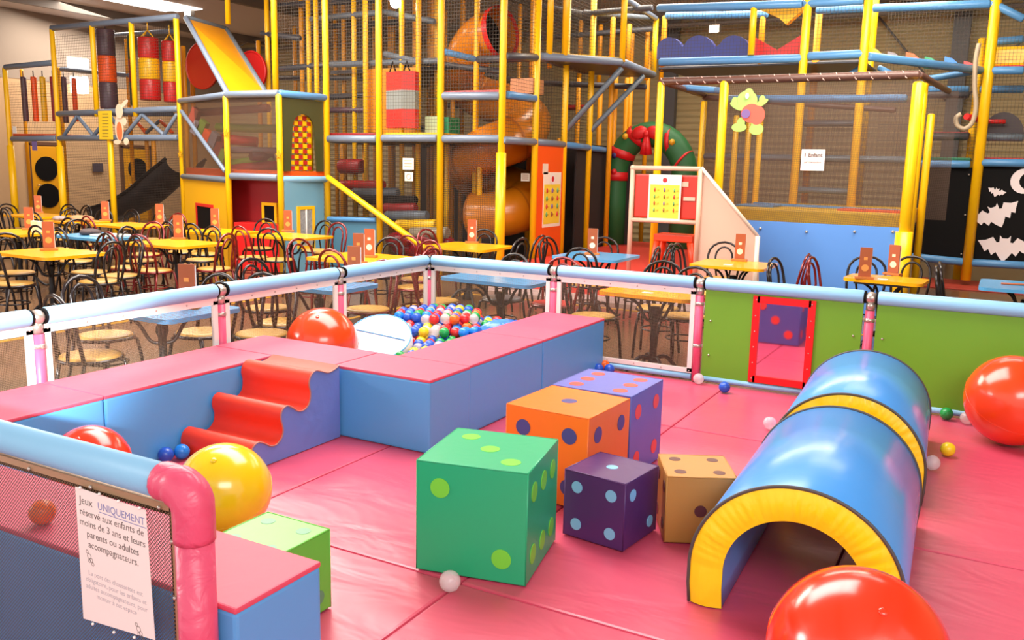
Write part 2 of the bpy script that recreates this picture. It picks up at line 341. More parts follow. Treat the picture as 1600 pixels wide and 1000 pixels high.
def fence_panel(a, bb, label, kind='mesh', z0=.03, z1=.69):
    a = Vector(a); bb = Vector(bb); d = (bb-a); L = d.length; u = d.normalized(); nn = Vector((-u.y, u.x, 0)); up = Vector((0, 0, 1))
    t = thing('play_fence', label, 'fence panel', ((a.x+bb.x)/2, (a.y+bb.y)/2, z0))
    m = MB(); e0 = a+u*.035; e1 = bb-u*.035
    pts = [e0+up*FZ, e0+u*.02+up*FZ, e1-u*.02+up*FZ, e1+up*FZ]
    m.tube(pts, [RR*.8, RR, RR, RR*.8], 16); build('top_rail', m, RAIL, t)
    for e in (e0+u*.004, e1-u*.004): m = MB(); m.tube([e-u*.006+up*FZ, e+u*.006+up*FZ], RR*.92, 16); build('rail_end_cap', m, BLACK, t)
    m = MB(); m.tube([e0+up*.035, e1+up*.035], .022, 12); build('bottom_tube', m, RAIL, t)
    p0 = a+u*.05; p1 = bb-u*.05; w = .036
    if kind == 'mesh':
        fr = MB()
        def bar(q0, q1, ww):
            q0 = Vector(q0); q1 = Vector(q1); s = (q1-q0).normalized(); wd = s.cross(nn).normalized()*ww/2; th = nn*.011
            fr.hexa([q0-wd-th, q1-wd-th, q1-wd+th, q0-wd+th, q0+wd-th, q1+wd-th, q1+wd+th, q0+wd+th])
        bar(p0+up*(z0+.04), p0+up*z1, w); bar(p1+up*(z0+.04), p1+up*z1, w); bar(p0-u*w/2+up*z1, p1+u*w/2+up*z1, w+.01); bar(p0-u*w/2+up*(z0+.05), p1+u*w/2+up*(z0+.05), w)
        build('panel_frame', fr, WHITEF, t)
        q = MB(); q.quad([p0+up*(z0+.05), p1+up*(z0+.05), p1+up*z1, p0+up*z1]); build('mesh_screen', q, NETW if kind == 'mesh' and label.find('notice') < 0 else NETG, t)
        m = MB(); n_ = int(L/.28)+1
        for i in range(n_+1):
            for z in (z1, z0+.05): m.sphere(p0+(p1-p0)*(i/n_)+up*z-nn*.013, .006, 8); m.sphere(p0+(p1-p0)*(i/n_)+up*z+nn*.013, .006, 8)
        build('rivets', m, ZINC, t)
    return t, p0, p1, u, nn
cn = [Vector((x, 6.43, 0)) for x in RXs]; ln = [Vector((-4.4, y, 0)) for y in LYs]
fence_panel(cn[0], cn[1], 'mesh fence panel with blue rail right of the far corner, before the ball pit')
fence_panel(cn[1], cn[2], 'mesh fence panel before the yellow table, left of the green panels')
fence_panel(ln[1], ln[0], 'mesh fence panel with blue rail left of the far corner')
fence_panel(ln[2], ln[1], 'mesh fence panel with blue rail behind the orange ball on the left')
fence_panel(ln[3], ln[2], 'mesh fence panel with blue rail bleached white at its left end')
fence_panel(ln[4], ln[3], 'mesh fence panel with sun bleached white rail at the left edge')
# green panel with red framed opening
def green_panel(a, bb, hole, label):
    t, p0, p1, u, nn = fence_panel(a, bb, label, 'solid')
    y = a.y; m = MB(); x0, x1 = p0.x-.006, p1.x+.006; z0, z1 = .05, FZ-.03; cy = y-.0
    if hole:
        hx0, hx1, hz0, hz1 = hole
        for (q0, q1, w0, w1) in ((x0, hx0, z0, z1), (hx1, x1, z0, z1), (hx0, hx1, z0, hz0), (hx0, hx1, hz1, z1)):
            m.box(((q0+q1)/2, cy, (w0+w1)/2), (q1-q0, .018, w1-w0))
    else: m.box(((x0+x1)/2, cy, (z0+z1)/2), (x1-x0, .018, z1-z0), bev=.003)
    build('green_board', m, GREENP, t)
    if hole:
        m = MB(); f = .052; o_ = .03
        for (q0, q1, w0, w1) in ((hx0-o_, hx0+f-o_, hz0-o_, hz1+o_), (hx1-f+o_, hx1+o_, hz0-o_, hz1+o_), (hx0, hx1, hz0-o_, hz0+f-o_), (hx0, hx1, hz1-f+o_, hz1+o_)):
            m.box(((q0+q1)/2, cy-.016, (w0+w1)/2), (q1-q0, .016, w1-w0), bev=.003)
        for i in range(6):
            for X in (hx0-.004, hx1+.004): m.sphere((X, cy-.026, hz0+(hz1-hz0)*i/5), .005, 6, 1)
        build('mirror_frame', m, [REDF, ZINC], t, 'bright red frame')
        m = MB(); m.box(((hx0+hx1)/2, cy-.004, (hz0+hz1)/2), (hx1-hx0, .012, hz1-hz0)); build('mirror', m, mat('mirror plastic', (235, 205, 210), .04, 1), t)
    m = MB()
    for X in (x0+.05, x1-.05):
        for z in (.22, .48): m.sphere((X, cy-.012, z), .008, 8)
    build('screw', m, ZINC, t)
green_panel(cn[2], cn[3], (-1.52, -1.14, .09, .67), 'green fence panel with red framed mirror')
green_panel(cn[3], cn[4], None, 'plain green fence panel behind the large red ball at the right')
# near fence with thick rail and padded corner
t = thing('play_fence', 'near mesh fence with blue rail and pink padded corner post in the left foreground', 'fence panel', (-3.1, 1.51, -.1))
XE = -1.78; NZ = .757
m = MB(); m.tube([(-4.6, 1.51, NZ), (-1.88, 1.51, NZ)], .047, 20); build('top_rail', m, RAIL, t)
m = MB(); m.tube(cat_rom([(-1.875, 1.51, NZ), (-1.845, 1.51, NZ), (-1.80, 1.51, NZ-.008), (-1.768, 1.51, NZ-.04), (-1.765, 1.51, NZ-.14)], 5), [.052]*8+[.056]*8+[.054]*5, 16); m.tube([(-1.765, 1.51, NZ-.1), (-1.765, 1.51, -.1)], .05, 18); build('padded_corner_post', m, mat('pink wrapped vinyl', (214, 78, 112), .38, bump=.35, bscale=14), t)
m = MB()
m.box((-3.2, 1.51, .685), (2.72, .02, .03)); m.box((-1.835, 1.51, .3), (.022, .02, .78)); build('panel_frame', m, mat('tan metal frame', (172, 140, 108), .4, .4), t)
m = MB(); m.quad([(-4.6, 1.5, -.1), (-1.84, 1.5, -.1), (-1.84, 1.5, .68), (-4.6, 1.5, .68)]); build('mesh_screen', m, NETG, t)
m = MB()
for i in range(10): m.sphere((-4.4+i*.28, 1.497, .685), .006, 8)
for i in range(5): m.sphere((-1.835, 1.497, .6-.16*i), .006, 8)
build('rivets', m, ZINC, t)
# paper notice tied on the near fence
def PN(px, py, dy=1.488): return QY(px, py, dy)
cr = [PN(118, 760), PN(228, 797), PN(243, 1000), PN(131, 966)]
ux = (cr[1]-cr[0]); uz = (cr[3]-cr[0])
ns = thing('paper_notice', 'white laminated paper notice in French tied to the near mesh fence', 'notice', tuple((cr[0]+cr[2])/2))
m = MB(); m.slab([cr[0], cr[1], cr[2], cr[3]], (0, .0015, 0)); build('paper', m, mat('laminated paper', (236, 226, 222), .3), ns)
H_ = uz.length; Wd = ux.length; O = (cr[0]+cr[1])/2+Vector((0, -.001, 0)); dn = ((cr[3]+cr[2])/2-(cr[0]+cr[1])/2)
ink = mat('grey ink', (96, 88, 84), .6); inkb = mat('lilac ink', (126, 130, 178), .6)
ts = Wd*.098
def line(s, fr, col=ink, size=ts, dx=0, bold=0, al='CENTER'): return text_mesh('printed_text', s, size, O+dn*fr+ux*dx, ux, -dn, col, ns, al, bold=bold)
line('Jeux', .115, ink, ts*1.15, -.45, al='LEFT'); line('UNIQUEMENT', .115, inkb, ts*1.05, .48, 0, 'RIGHT')
m = MB(); a_ = O+dn*.13+ux*-.16; m.slab([a_, a_+ux*.66, a_+ux*.66+dn*.006, a_+dn*.006], (0, .0006, 0)); build('underline', m, inkb, ns)
for s_, f_ in (('réservé aux enfants de', .2), ('moins de 3 ans et leurs', .28), ('parents ou adultes', .36), ('accompagnateurs.', .44)): line(s_, f_, ink, ts*1.02)
faint = mat('faint ink', (176, 170, 176), .6)
for s_, f_ in (('Le port des chaussettes est', .66), ('obligatoire, pour les enfants et', .715), ('adultes accompagnateurs, pour', .77), ('monter à cet espace', .825)): line(s_, f_, faint, ts*.72)
for (fx, fy) in ((-.36, .51), (.3, .93)):
    m = MB(); c = O+dn*fy+ux*fx; xx = ux.normalized(); yy = dn.normalized()
    for (dx, dy, r_) in ((0, 0, .008), (.008, .01, .006), (-.008, -.012, .005), (.014, .021, .005), (.0, .014, .005)):
        m.tube([c+xx*(dx+r_*math.cos(k*PI/6))+yy*(dy+r_*math.sin(k*PI/6)) for k in range(12)], .0012, 5, True)
    build('baby_drawing', m, ink, ns)
m = MB()
for px, py in ((125, 762), (155, 772), (185, 783), (218, 794), (145, 975), (178, 988), (210, 996)): m.sphere(PN(px, py, 1.484), .0045, 8)
build('cable_tie', m, mat('tie plastic', (240, 236, 230), .4), ns)
# ---- dice
DPOS = {1: [(0, 0)], 2: [(-.5, .5), (.5, -.5)], 3: [(-.5, .5), (0, 0), (.5, -.5)], 4: [(-.5, .5), (.5, .5), (-.5, -.5), (.5, -.5)], 6: [(-.5, .55), (-.5, 0), (-.5, -.55), (.5, .55), (.5, 0), (.5, -.55)], 7: [(-.55, .5), (0, .5), (.55, .5), (-.55, -.5), (0, -.5), (.55, -.5)]}
def die(label, c, s, rz, body, dots, top, front, right, name='foam_die', dr=.075):
    t = thing(name, label, 'giant die', (c[0], c[1], 0), rz, 'giant vinyl dice on the pink mats')
    m = MB(); m.box((0, 0, s/2+.002), (s, s, s), bev=.008, seg=3)
    build('padded_cube', m, body, t, world=False)
    h = s/2; R = s*.088
    def put(face, n):
        for a, b_ in DPOS[n]:
            a *= h*1.12; b_ *= h*1.12; m = MB()
            if face == 'top': m.disc((a, b_, s+.0005), (0, 0, 1), R, .0025)
            if face == 'front': m.disc((a, -h-.0005, h+b_), (0, -1, 0), R, .0025)
            if face == 'right': m.disc((h+.0005, a, h+b_), (1, 0, 0), R, .0025)
            if face == 'left': m.disc((-h-.0005, a, h+b_), (-1, 0, 0), R, .0025)
            if face == 'back': m.disc((a, h+.0005, h+b_), (0, 1, 0), R, .0025)
            build('spot', m, dots, t, world=False)
    put('top', top); put('front', front); put('right', right); put('left', 4 if right != 4 else 3); put('back', 3)
    m = MB(); e = h-.002
    for (x0, y0, x1, y1) in ((-e, -e, e, -e), (e, -e, e, e), (e, e, -e, e), (-e, e, -e, -e)): m.tube([(x0, y0, s), (x1, y1, s)], .0035, 6)
    for x0, y0 in ((-e, -e), (e, -e), (e, e), (-e, e)): m.tube([(x0, y0, .004), (x0, y0, s)], .003, 6)
    build('seam', m, body, t, world=False)
    return t
R_ = math.radians
die('large green die with pale green spots and three on top, beside the clear ball', (-1.74, 2.99), .455, R_(12), mat('jade vinyl', (34, 166, 114), .38, bump=.06, bscale=6), mat('lime spot', (112, 204, 60), .4), 3, 2, 7)
die('large orange die with dark blue spots behind the green die', (-1.80, 3.86), .45, R_(-3), mat('tangerine vinyl', (240, 112, 24), .38, bump=.08, bscale=6), mat('navy spot', (64, 66, 130), .4), 1, 4, 4)
die('large blue die with red orange spots behind the orange die', (-1.79, 4.335), .45, R_(-1), mat('periwinkle vinyl', (92, 98, 176), .38, bump=.06, bscale=6), mat('coral spot', (236, 76, 62), .4), 6, 3, 4)
die('small dark purple die with light blue spots between the green and gold dice', (-1.40, 3.47), .30, R_(-7), mat('aubergine vinyl', (78, 42, 100), .36, bump=.06, bscale=6), mat('pale blue spot', (126, 188, 226), .4), 1, 4, 2)
die('small gold brown die with brown spots left of the tunnel', (-1.09, 3.69), .30, R_(27), mat('gold vinyl', (182, 128, 58), .4, bump=.06, bscale=6), mat('brown spot', (96, 44, 40), .4), 4, 1, 2)
die('small light green die behind the foreground bench', (-2.15, 2.16), .30, R_(0), mat('grass vinyl', (100, 190, 66), .38, bump=.06, bscale=6), mat('grey green spot', (84, 152, 112), .4), 4, 3, 2)
# ---- arch tunnels
TB = mat('tunnel blue vinyl', (72, 152, 230), .26, bump=.1, bscale=4, coat=.3); TY = mat('tunnel yellow vinyl', (246, 208, 22), .3, bump=.4, bscale=11, stretch=(1, 1, .5))
def tunnel(label, c, rz, L, Wo=.37, Ho=.51, Wi=.245, Hi=.385):
    t = thing('arch_tunnel', label, 'play tunnel', (c[0], c[1], 0), rz, 'blue half round tunnels')
    def prof(w, h, n=110):                                       # straight legs, round top
        zs = h-w*.98; pts = [(-w*.98, 0), (-w, zs*.5)]
        pts += [(-w*math.cos(PI*k/n), zs+w*.98*math.sin(PI*k/n)) for k in range(n+1)]; return pts+[(w, zs*.5), (w*.98, 0)]
    po = prof(Wo, Ho); pi_ = prof(Wi, Hi); m = MB(); bm = m.bm; n = len(po); ys = [0, .01, L-.01, L]
    O_ = [[bm.verts.new((x*(1 if 0 < j < 3 else .985), y, z*(1 if 0 < j < 3 else .988)+.002)) for x, z in po] for j, y in enumerate(ys)]
    I_ = [[bm.verts.new((x, y, z+.002)) for x, z in pi_] for y in ys]
    for j in range(3):
        for i in range(n-1):
            f = bm.faces.new((O_[j][i], O_[j][i+1], O_[j+1][i+1], O_[j+1][i])); f.smooth = True; f.material_index = 0
            f = bm.faces.new((I_[j][i], I_[j+1][i], I_[j+1][i+1], I_[j][i+1])); f.smooth = True; f.material_index = 0
        for i in (0, n-1): f = bm.faces.new((O_[j][i], O_[j+1][i], I_[j+1][i], I_[j][i])); f.material_index = 0
    wr = lambda i, f: (.0045*math.sin(i*.83+2.2*math.sin(i*.21)+f*1.2)*max(0, math.sin(i*.37+1.1*math.sin(i*.11)))+.002*math.sin(i*1.9+f*2))*math.sin(PI*f)**.6*(1.25-f*.6)
    build('arch_shell', m, TB, t, world=False)
    for j, y in ((0, -.004), (3, L+.004)):
        m = MB(); bm = m.bm; rows = []
        for q in range(7):
            f_ = q/6; bl = math.sin(PI*f_)*.012
            rows.append([bm.verts.new((a[0]*.985*(1-f_)+b_[0]*f_, y+(-1 if j == 0 else 1)*(bl+wr(i_, f_)), (a[1]*.988*(1-f_)+b_[1]*f_)+.002)) for i_, (a, b_) in enumerate(zip(po, pi_))])
        for q in range(6):
            for i in range(n-1): f = bm.faces.new((rows[q][i], rows[q][i+1], rows[q+1][i+1], rows[q+1][i])); f.smooth = True
        build('end_ring', m, TY, t, 'yellow end ring', world=False)
        m = MB(); m.tube([(x*1.0, y, z+.003) for x, z in po], .0065, 8); build('piping', m, mat('dark piping', (74, 70, 70), .5), t, world=False)
    return t
tunnel('nearest blue half round tunnel with yellow end ring, beside the gold die', (-.535, 3.06), R_(2.5), 1.2)
tunnel('farther blue half round tunnel touching the green panels', (-.59, 4.55), R_(3.2), 1.2)
# ---- wave steps
t = thing('wave_steps', 'red and blue foam wave steps leaning against the pink bench', 'foam steps', (-3.545, 3.55, 0))
pr_ = [(3.2, 0.002), (3.19, .07), (3.205, .12), (3.245, .142), (3.29, .125), (3.335, .098), (3.38, .095), (3.42, .125), (3.43, .17), (3.415, .225), (3.425, .27), (3.465, .288), (3.51, .265), (3.55, .238), (3.6, .235), (3.64, .265), (3.65, .32), (3.64, .37), (3.655, .415), (3.695, .437), (3.74, .425), (3.80, .405), (3.85, .412), (3.90, .43)]
sm = cat_rom([(0, y, z) for y, z in pr_], 4); poly = [(p.y, p.z) for p in sm]+[(3.90, .002)]
m = MB(); bm = m.bm
for X in (-3.29, -3.80): bm.faces.new([bm.verts.new((X, y, z)) for y, z in poly])
m.quad([(-3.80, 3.9, .002), (-3.29, 3.9, .002), (-3.29, 3.9, .43), (-3.80, 3.9, .43)]); build('side_cover', m, mat('lavender blue vinyl', (104, 130, 204), .36, bump=.3, bscale=7), t, 'blue side cover')
m = MB(); bm = m.bm; A = [bm.verts.new((-3.805, p.y, p.z+.002)) for p in sm]; B_ = [bm.verts.new((-3.285, p.y, p.z+.002)) for p in sm]
for i in range(len(sm)-1): f = bm.faces.new((A[i], B_[i], B_[i+1], A[i+1])); f.smooth = True
build('wavy_tread', m, mat('scarlet vinyl', (226, 56, 28), .55, bump=.12, bscale=6), t, 'red wavy top')
m = MB(); m.tube([(-3.287, p.y, p.z+.002) for p in sm], .004, 6); build('seam', m, mat('tan seam', (170, 120, 110), .5), t)
# ---- big balls
def bigball(label, c, r, m_, name='exercise_ball'):
    b = MB(); b.sphere((0, 0, 0), r, 48)
    for k in (0,):
        rr = math.sqrt(r*r-(k*r)**2)+.0002; b.tube([(rr*math.cos(a*PI/20), rr*math.sin(a*PI/20), k*r) for a in range(40)], .0012, 5, True)
    b.lathe([(.014, 0), (.012, .006), (.004, .007)], (0, 0, r-.002), 10)
    o = build(name, b, m_, world=False); o.location = c; o.rotation_euler = (.5, .3, 0)
    return tag(o, label, 'ball')
BR = mat('glossy red orange rubber', (232, 52, 22), .2, coat=.5); BO = mat('glossy orange rubber', (240, 66, 20), .2, coat=.5); BYL = mat('glossy yellow rubber', (240, 196, 20), .2, coat=.5)
bigball('big red orange ball by the right end of the plain green panel', (.14, 5.95, .275), .27, BO)
bigball('big red orange ball cut by the bottom edge in front of the tunnel', (-.245, 2.5, .25), .25, BR)
bigball('big yellow ball behind the pink padded corner post', (-2.80, 2.56, .205), .20, BYL)
bigball('big orange ball in the ball pit left of the white cushion', (-4.08, 4.66, .34), .25, BO)
bigball('big red ball low beside the left bench, half hidden by the near rail', (-3.6, 2.5, .185), .182, BR)
# ---- small play balls
PB = {'blue': mat('blue ball plastic', (36, 84, 190), .3), 'red': mat('red ball plastic', (216, 40, 40), .3), 'green': mat('green ball plastic', (24, 150, 70), .3), 'yellow': mat('yellow ball plastic', (240, 204, 30), .3),
      'orange': mat('orange ball plastic', (240, 100, 20), .3), 'clear': mat('clear ball plastic', (240, 228, 230), .12, alpha=.42), 'light blue': mat('light blue ball plastic', (30, 130, 226), .3)}
PM = {}
for k, m_ in PB.items():
    b = MB(); b.sphere((0, 0, 0), .041, 20); b.tube([(.0412*math.cos(a*PI/12), .0412*math.sin(a*PI/12), 0) for a in range(24)], .0009, 4, True)
    me = bpy.data.meshes.new('play_ball'); b.bm.to_mesh(me); b.bm.free(); me.materials.append(m_); PM[k] = me
def ball(k, c, label, group=None):
    o = bpy.data.objects.new('play_ball', PM[k]); C.objects.link(o); o.location = c; o.rotation_euler = (random.random()*6, random.random()*6, 0)
    return tag(o, label, 'ball', group)
def fb(k, px, py, label):
    p = G(px, py, .042); ball(k, (p.x, p.y, .042), label)
fb('clear', 703, 908, 'clear ball in front of the large green die')
fb('blue', 935, 576, 'blue ball at the foot of the bench, left of the small orange ball'); fb('orange', 945, 571, 'orange ball between two blue balls at the end of the bench'); fb('blue', 952, 577, 'blue ball right of the small orange ball by the mesh panel')
p = G(1088, 594, .042); ball('clear', (p.x, 6.36, .042), 'clear ball at the foot of the pink post beside the green panel')
fb('blue', 1132, 605, 'blue ball on the mat in front of the green panel left of the mirror')
fb('clear', 1203, 661, 'clear ball left of the farther blue tunnel'); fb('clear', 1457, 723, 'clear ball right of the tunnels, beside the yellow one'); fb('yellow', 1481, 702, 'small yellow ball on the mat right of the tunnels')
ball('green', (-.22, 6.34, .042), 'green ball peeping out behind the right edge of the farther tunnel'); ball('clear', (-.10, 6.0+.3, .042), 'clear ball half hidden left of the big ball at the right')
ball('light blue', (-3.74, 3.14, .042), 'light blue ball at the left foot of the wave steps'); ball('blue', (-3.77, 3.06, .042), 'dark blue ball tucked against the bench beside the light blue one')
ball('orange', (-2.62, 1.64, .462), 'orange ball on the foreground bench behind the mesh left of the notice')
# ball pit heap: every ball is its own object
cols = ['blue', 'red', 'green', 'yellow', 'clear', 'orange', 'light blue']; wts = [5, 4, 4, 2.5, 4, 1, 2]; cand = []
for layer in range(6):
    z = .045+layer*.066
    for i in range(14):
        for j in range(23):
            x = -4.29+i*.086+(.043 if (j+layer) % 2 else 0); y = 4.44+j*.083+(.04 if layer % 2 else 0); h = .19+.07*max(0, min(1, (y-4.9)/1.2))+.16*math.exp(-((x+4.0)**2+(y-5.95)**2)/.16)
            if x > -3.25 or y > 6.34 or z > h+.05: continue
            if (Vector((x, y, z))-Vector((-4.08, 4.66, .34))).length < .30: continue
            if z > .12 and (Vector((x, y, 0))-Vector((-3.93, 5.12, 0))).length < .27: continue
            if z > .18 and (Vector((x, y, 0))-Vector((-3.34, 5.9, 0))).length < .17: continue
            cand.append((h-z > .12, z, x, y))
cand.sort(key=lambda q: (q[0], -q[3]*.1-q[1])); low = []
for n, (deep, z, x, y) in enumerate(cand):
    if n < 296:
        k = random.choices(cols, wts)[0]
        ball(k, (x+random.uniform(-.006, .006), y+random.uniform(-.006, .006), z+(random.uniform(-.008, .008) if z > .06 else 0)), '%s ball in the heap filling the ball pit corner' % k, '%s balls in the ball pit' % k)
    else: low.append((x, y, z, n % 5))
vv, ff, mi_ = [], [], []
for x, y, z, k in low:
    b0 = len(vv); vv += [(x, y, z-.041)]+[(x+.041*math.sin(a)*math.cos(t*PI/4), y+.041*math.sin(a)*math.sin(t*PI/4), z-.041*math.cos(a)) for a in (PI/4, PI/2, PI*.75) for t in range(8)]+[(x, y, z+.041)]
    for t in range(8):
        u_ = (t+1) % 8; ff += [(b0, b0+1+u_, b0+1+t), (b0+1+t, b0+1+u_, b0+9+u_, b0+9+t), (b0+9+t, b0+9+u_, b0+17+u_, b0+17+t), (b0+17+t, b0+17+u_, b0+25)]; mi_ += [k]*4
lm = bpy.data.meshes.new('buried_balls'); lm.from_pydata([(a+3.8, b-5.4, c) for a, b, c in vv], [], ff)
for m_ in ('blue', 'red', 'green', 'yellow', 'light blue'): lm.materials.append(PB[m_])
for pl, k in zip(lm.polygons, mi_): pl.material_index = k; pl.use_smooth = True
lo = bpy.data.objects.new('buried_balls', lm); C.objects.link(lo); lo.location = (-3.8, 5.4, 0)
if low: tag(lo, 'mixed coloured balls lying deep under the top of the ball pit heap', 'balls', None, 'stuff')
# white round cushion, blue roll in the pit
t = thing('round_cushion', 'white round cushion with blue seam lying in the ball pit', 'cushion', (-3.93, 5.12, .29))
rot = Matrix.Rotation(R_(30), 3, 'X') @ Matrix.Rotation(R_(14), 3, 'Y')
m = MB(); m.lathe([(.001, -.07), (.21, -.07), (.235, -.055), (.24, 0), (.235, .055), (.21, .072), (.001, .075)], n=40, cap=False)
for v in m.bm.verts: v.co = rot @ v.co
build('cushion_body', m, mat('white vinyl', (228, 228, 236), .35, bump=.15, bscale=6), t, world=False)
m = MB(); m.tube([rot @ Vector((-.2, -.03, .077)), rot @ Vector((0, 0, .0785)), rot @ Vector((.2, .03, .077))], .004, 6); m.tube([rot @ Vector((.232*math.cos(a*PI/24), .232*math.sin(a*PI/24), .06)) for a in range(48)], .005, 6, True)
build('blue_seam', m, BLUEV, t, world=False)
t = thing('roll_cushion', 'shiny blue roll cushion at the right edge of the ball pit', 'cushion', (-3.34, 5.9, .3))
m = MB(); m.tube([(-.1, -.16, -.0), (-.05, -.08, .02), (.0, 0, .03), (.05, .09, .04)], [.06, .085, .085, .06], 16); build('roll_body', m, mat('shiny blue vinyl', (70, 130, 220), .2, bump=.3, bscale=10), t, world=False)
m = MB(); m.tube([(-.12, -.16, -.05), (-.03, -.05, -.04), (.05, .07, -.02)], .03, 8); build('yellow_trim', m, TY, t, world=False)
# ================================================================== cafe furniture
IRON = mat('black iron', (30, 26, 28), .4, .3); CB = mat('black tube', (34, 28, 30), .25, .4, coat=.3); CR = mat('dark red tube', (120, 18, 20), .25, .3, coat=.4)
TAN = mat('tan seat', (184, 138, 62), .45); SR = mat('red seat', (176, 28, 30), .4); SG = mat('grey seat', (88, 84, 88), .3)
TYL = mat('yellow laminate', (244, 168, 10), .25, coat=.2); TBL = mat('blue laminate', (84, 158, 208), .25, coat=.2)
def make_chair(tube, seat):
    t = thing('bistro_chair', '', 'chair'); P = lambda nm, mb, mt: build(nm, mb, mt, t, world=False)
    m = MB(); m.lathe([(.001, .445), (.165, .445), (.188, .452), (.192, .462), (.185, .474), (.15, .478), (.001, .474)], n=22, cap=False); P('seat', m, seat)
    m = MB(); m.tube([(.196*math.cos(a*PI/12), .196*math.sin(a*PI/12), .452) for a in range(24)], .013, 6, True); P('seat_rim', m, tube)
    pts = [(-.17, -.12, .45), (-.185, -.15, .58), (-.185, -.175, .70)]+[(-.185*math.cos(PI*k/8), -.18-.03*math.sin(PI*k/8), .72+.16*math.sin(PI*k/8)) for k in range(9)]+[(.185, -.175, .70), (.185, -.15, .58), (.17, -.12, .45)]
    m = MB(); m.tube(pts, .014, 7); P('back_hoop', m, tube)
    pts = [(-.07, -.18, .45), (-.095, -.175, .60)]+[(-.1*math.cos(PI*k/8), -.19-.02*math.sin(PI*k/8), .70+.12*math.sin(PI*k/8)) for k in range(9)]+[(.095, -.175, .60), (.07, -.18, .45)]
    m = MB(); m.tube(pts, .012, 7); P('inner_hoop', m, tube)
    m = MB(); m.tube([(.15*math.cos(a*PI/10), .15*math.sin(a*PI/10), .27) for a in range(20)], .008, 6, True); P('stretcher_ring', m, tube)
    for sx in (-1, 1):
        m = MB(); m.tube([(sx*.165, -.12, .455), (sx*.165, -.15, .3), (sx*.185, -.215, .011)], .013, 7); P('leg', m, tube)
        m = MB(); m.tube([(sx*.10, .12, .445), (sx*.145, .155, .43), (sx*.165, .17, .3), (sx*.18, .19, .011)], .013, 7); P('leg', m, tube)
    return t
PROTO = {'b': make_chair(CB, TAN), 'r': make_chair(CR, TAN), 'R': make_chair(CR, SR), 'g': make_chair(CB, SG)}
CN = {'b': 'black chair with tan seat', 'r': 'dark red chair with tan seat', 'R': 'dark red chair with red seat', 'g': 'black chair with grey seat'}
used = set()
def chair(k, x, y, rz, label):
    o = PROTO[k] if k not in used else copy_tree(PROTO[k]); used.add(k)
    o.location = (x, y, GR); o.rotation_euler = (0, 0, rz); tag(o, label, 'chair', 'cafe chairs'); return o
PLACED = []
def rrect(w, d, r, n=5):
    out = []
    for cx, cy, a0 in ((w/2-r, d/2-r, 0), (-w/2+r, d/2-r, PI/2), (-w/2+r, -d/2+r, PI), (w/2-r, -d/2+r, 1.5*PI)):
        out += [(cx+r*math.cos(a0+PI/2*k/n), cy+r*math.sin(a0+PI/2*k/n)) for k in range(n+1)]
    return out
TH = .73
def ped(t, x):
    m = MB(); m.lathe([(.05, 0.05), (.045, .1), (.032, .16), (.028, .3), (.036, .34), (.028, .38), (.028, .52), (.045, .56), (.04, .60)], (x, 0, 0), 12); build('pedestal', m, IRON, t, world=False)
    for a in range(4):
        c, s = math.cos(a*PI/2+PI/4), math.sin(a*PI/2+PI/4)
        m = MB(); m.tube(cat_rom([(x+c*.03, s*.03, .16), (x+c*.12, s*.12, .17), (x+c*.22, s*.22, .07), (x+c*.29, s*.29, .02), (x+c*.33, s*.33, .03)], 4), [.018]*8+[.015]*5+[.013]*4, 7); build('foot', m, IRON, t, world=False)
        m = MB(); m.tube(cat_rom([(x+c*.02, s*.02, .48), (x+c*.08, s*.08, .5), (x+c*.15, s*.15, .62), (x+c*.24, s*.24, .685)], 4), .013, 7); build('bracket', m, IRON, t, world=False)
def make_table(w, d, top, label):
    t = thing('bistro_table', label, 'table'); m = MB(); m.prism(rrect(w, d, .07), (0, 0, TH-.03), (1, 0, 0), (0, 1, 0), (0, 0, .03)); build('table_top', m, top, t, world=False)
    m = MB(); m.box((0, 0, TH-.04), (.5, .5, .015)); build('top_plate', m, IRON, t, world=False)
    ped(t, 0); return t
CARD = mat('brown menu card', (168, 84, 44), .45, var=.1); WOOD = mat('orange wood', (196, 112, 44), .5); CREAM = mat('cream print', (240, 226, 190), .5)
def menu(x, y, z, rz, label, h=.26, w=.11, white=False):
    t = thing('menu_holder', label, 'menu holder', (x, y, z), rz, 'table menu holders')
    m = MB(); m.box((0, 0, .012), (w+.06, .075, .024), bev=.004); build('wooden_base', m, WOOD, t, world=False)
    m = MB(); m.box((0, .006, .024+h/2), (w, .012, h), bev=.002); build('menu_card', m, CARD, t, world=False)
    m = MB(); m.disc((0, -.001, .024+h*.3), (0, -1, 0), w*.3, .002); build('round_mark', m, CREAM if white else mat('orange print', (236, 150, 70), .5), t, world=False); m = MB(); m.box((0, -.002, .024+h*.62), (w*.3, .003, h*.1)); build('printed_mark', m, CREAM if white else mat('orange print', (236, 150, 70), .5), t, world=False)
    m = MB(); m.box((.01, .02, .024+h*.47), (w*.9, .006, h*.98)); build('paper_insert', m, WHITE, t, world=False)
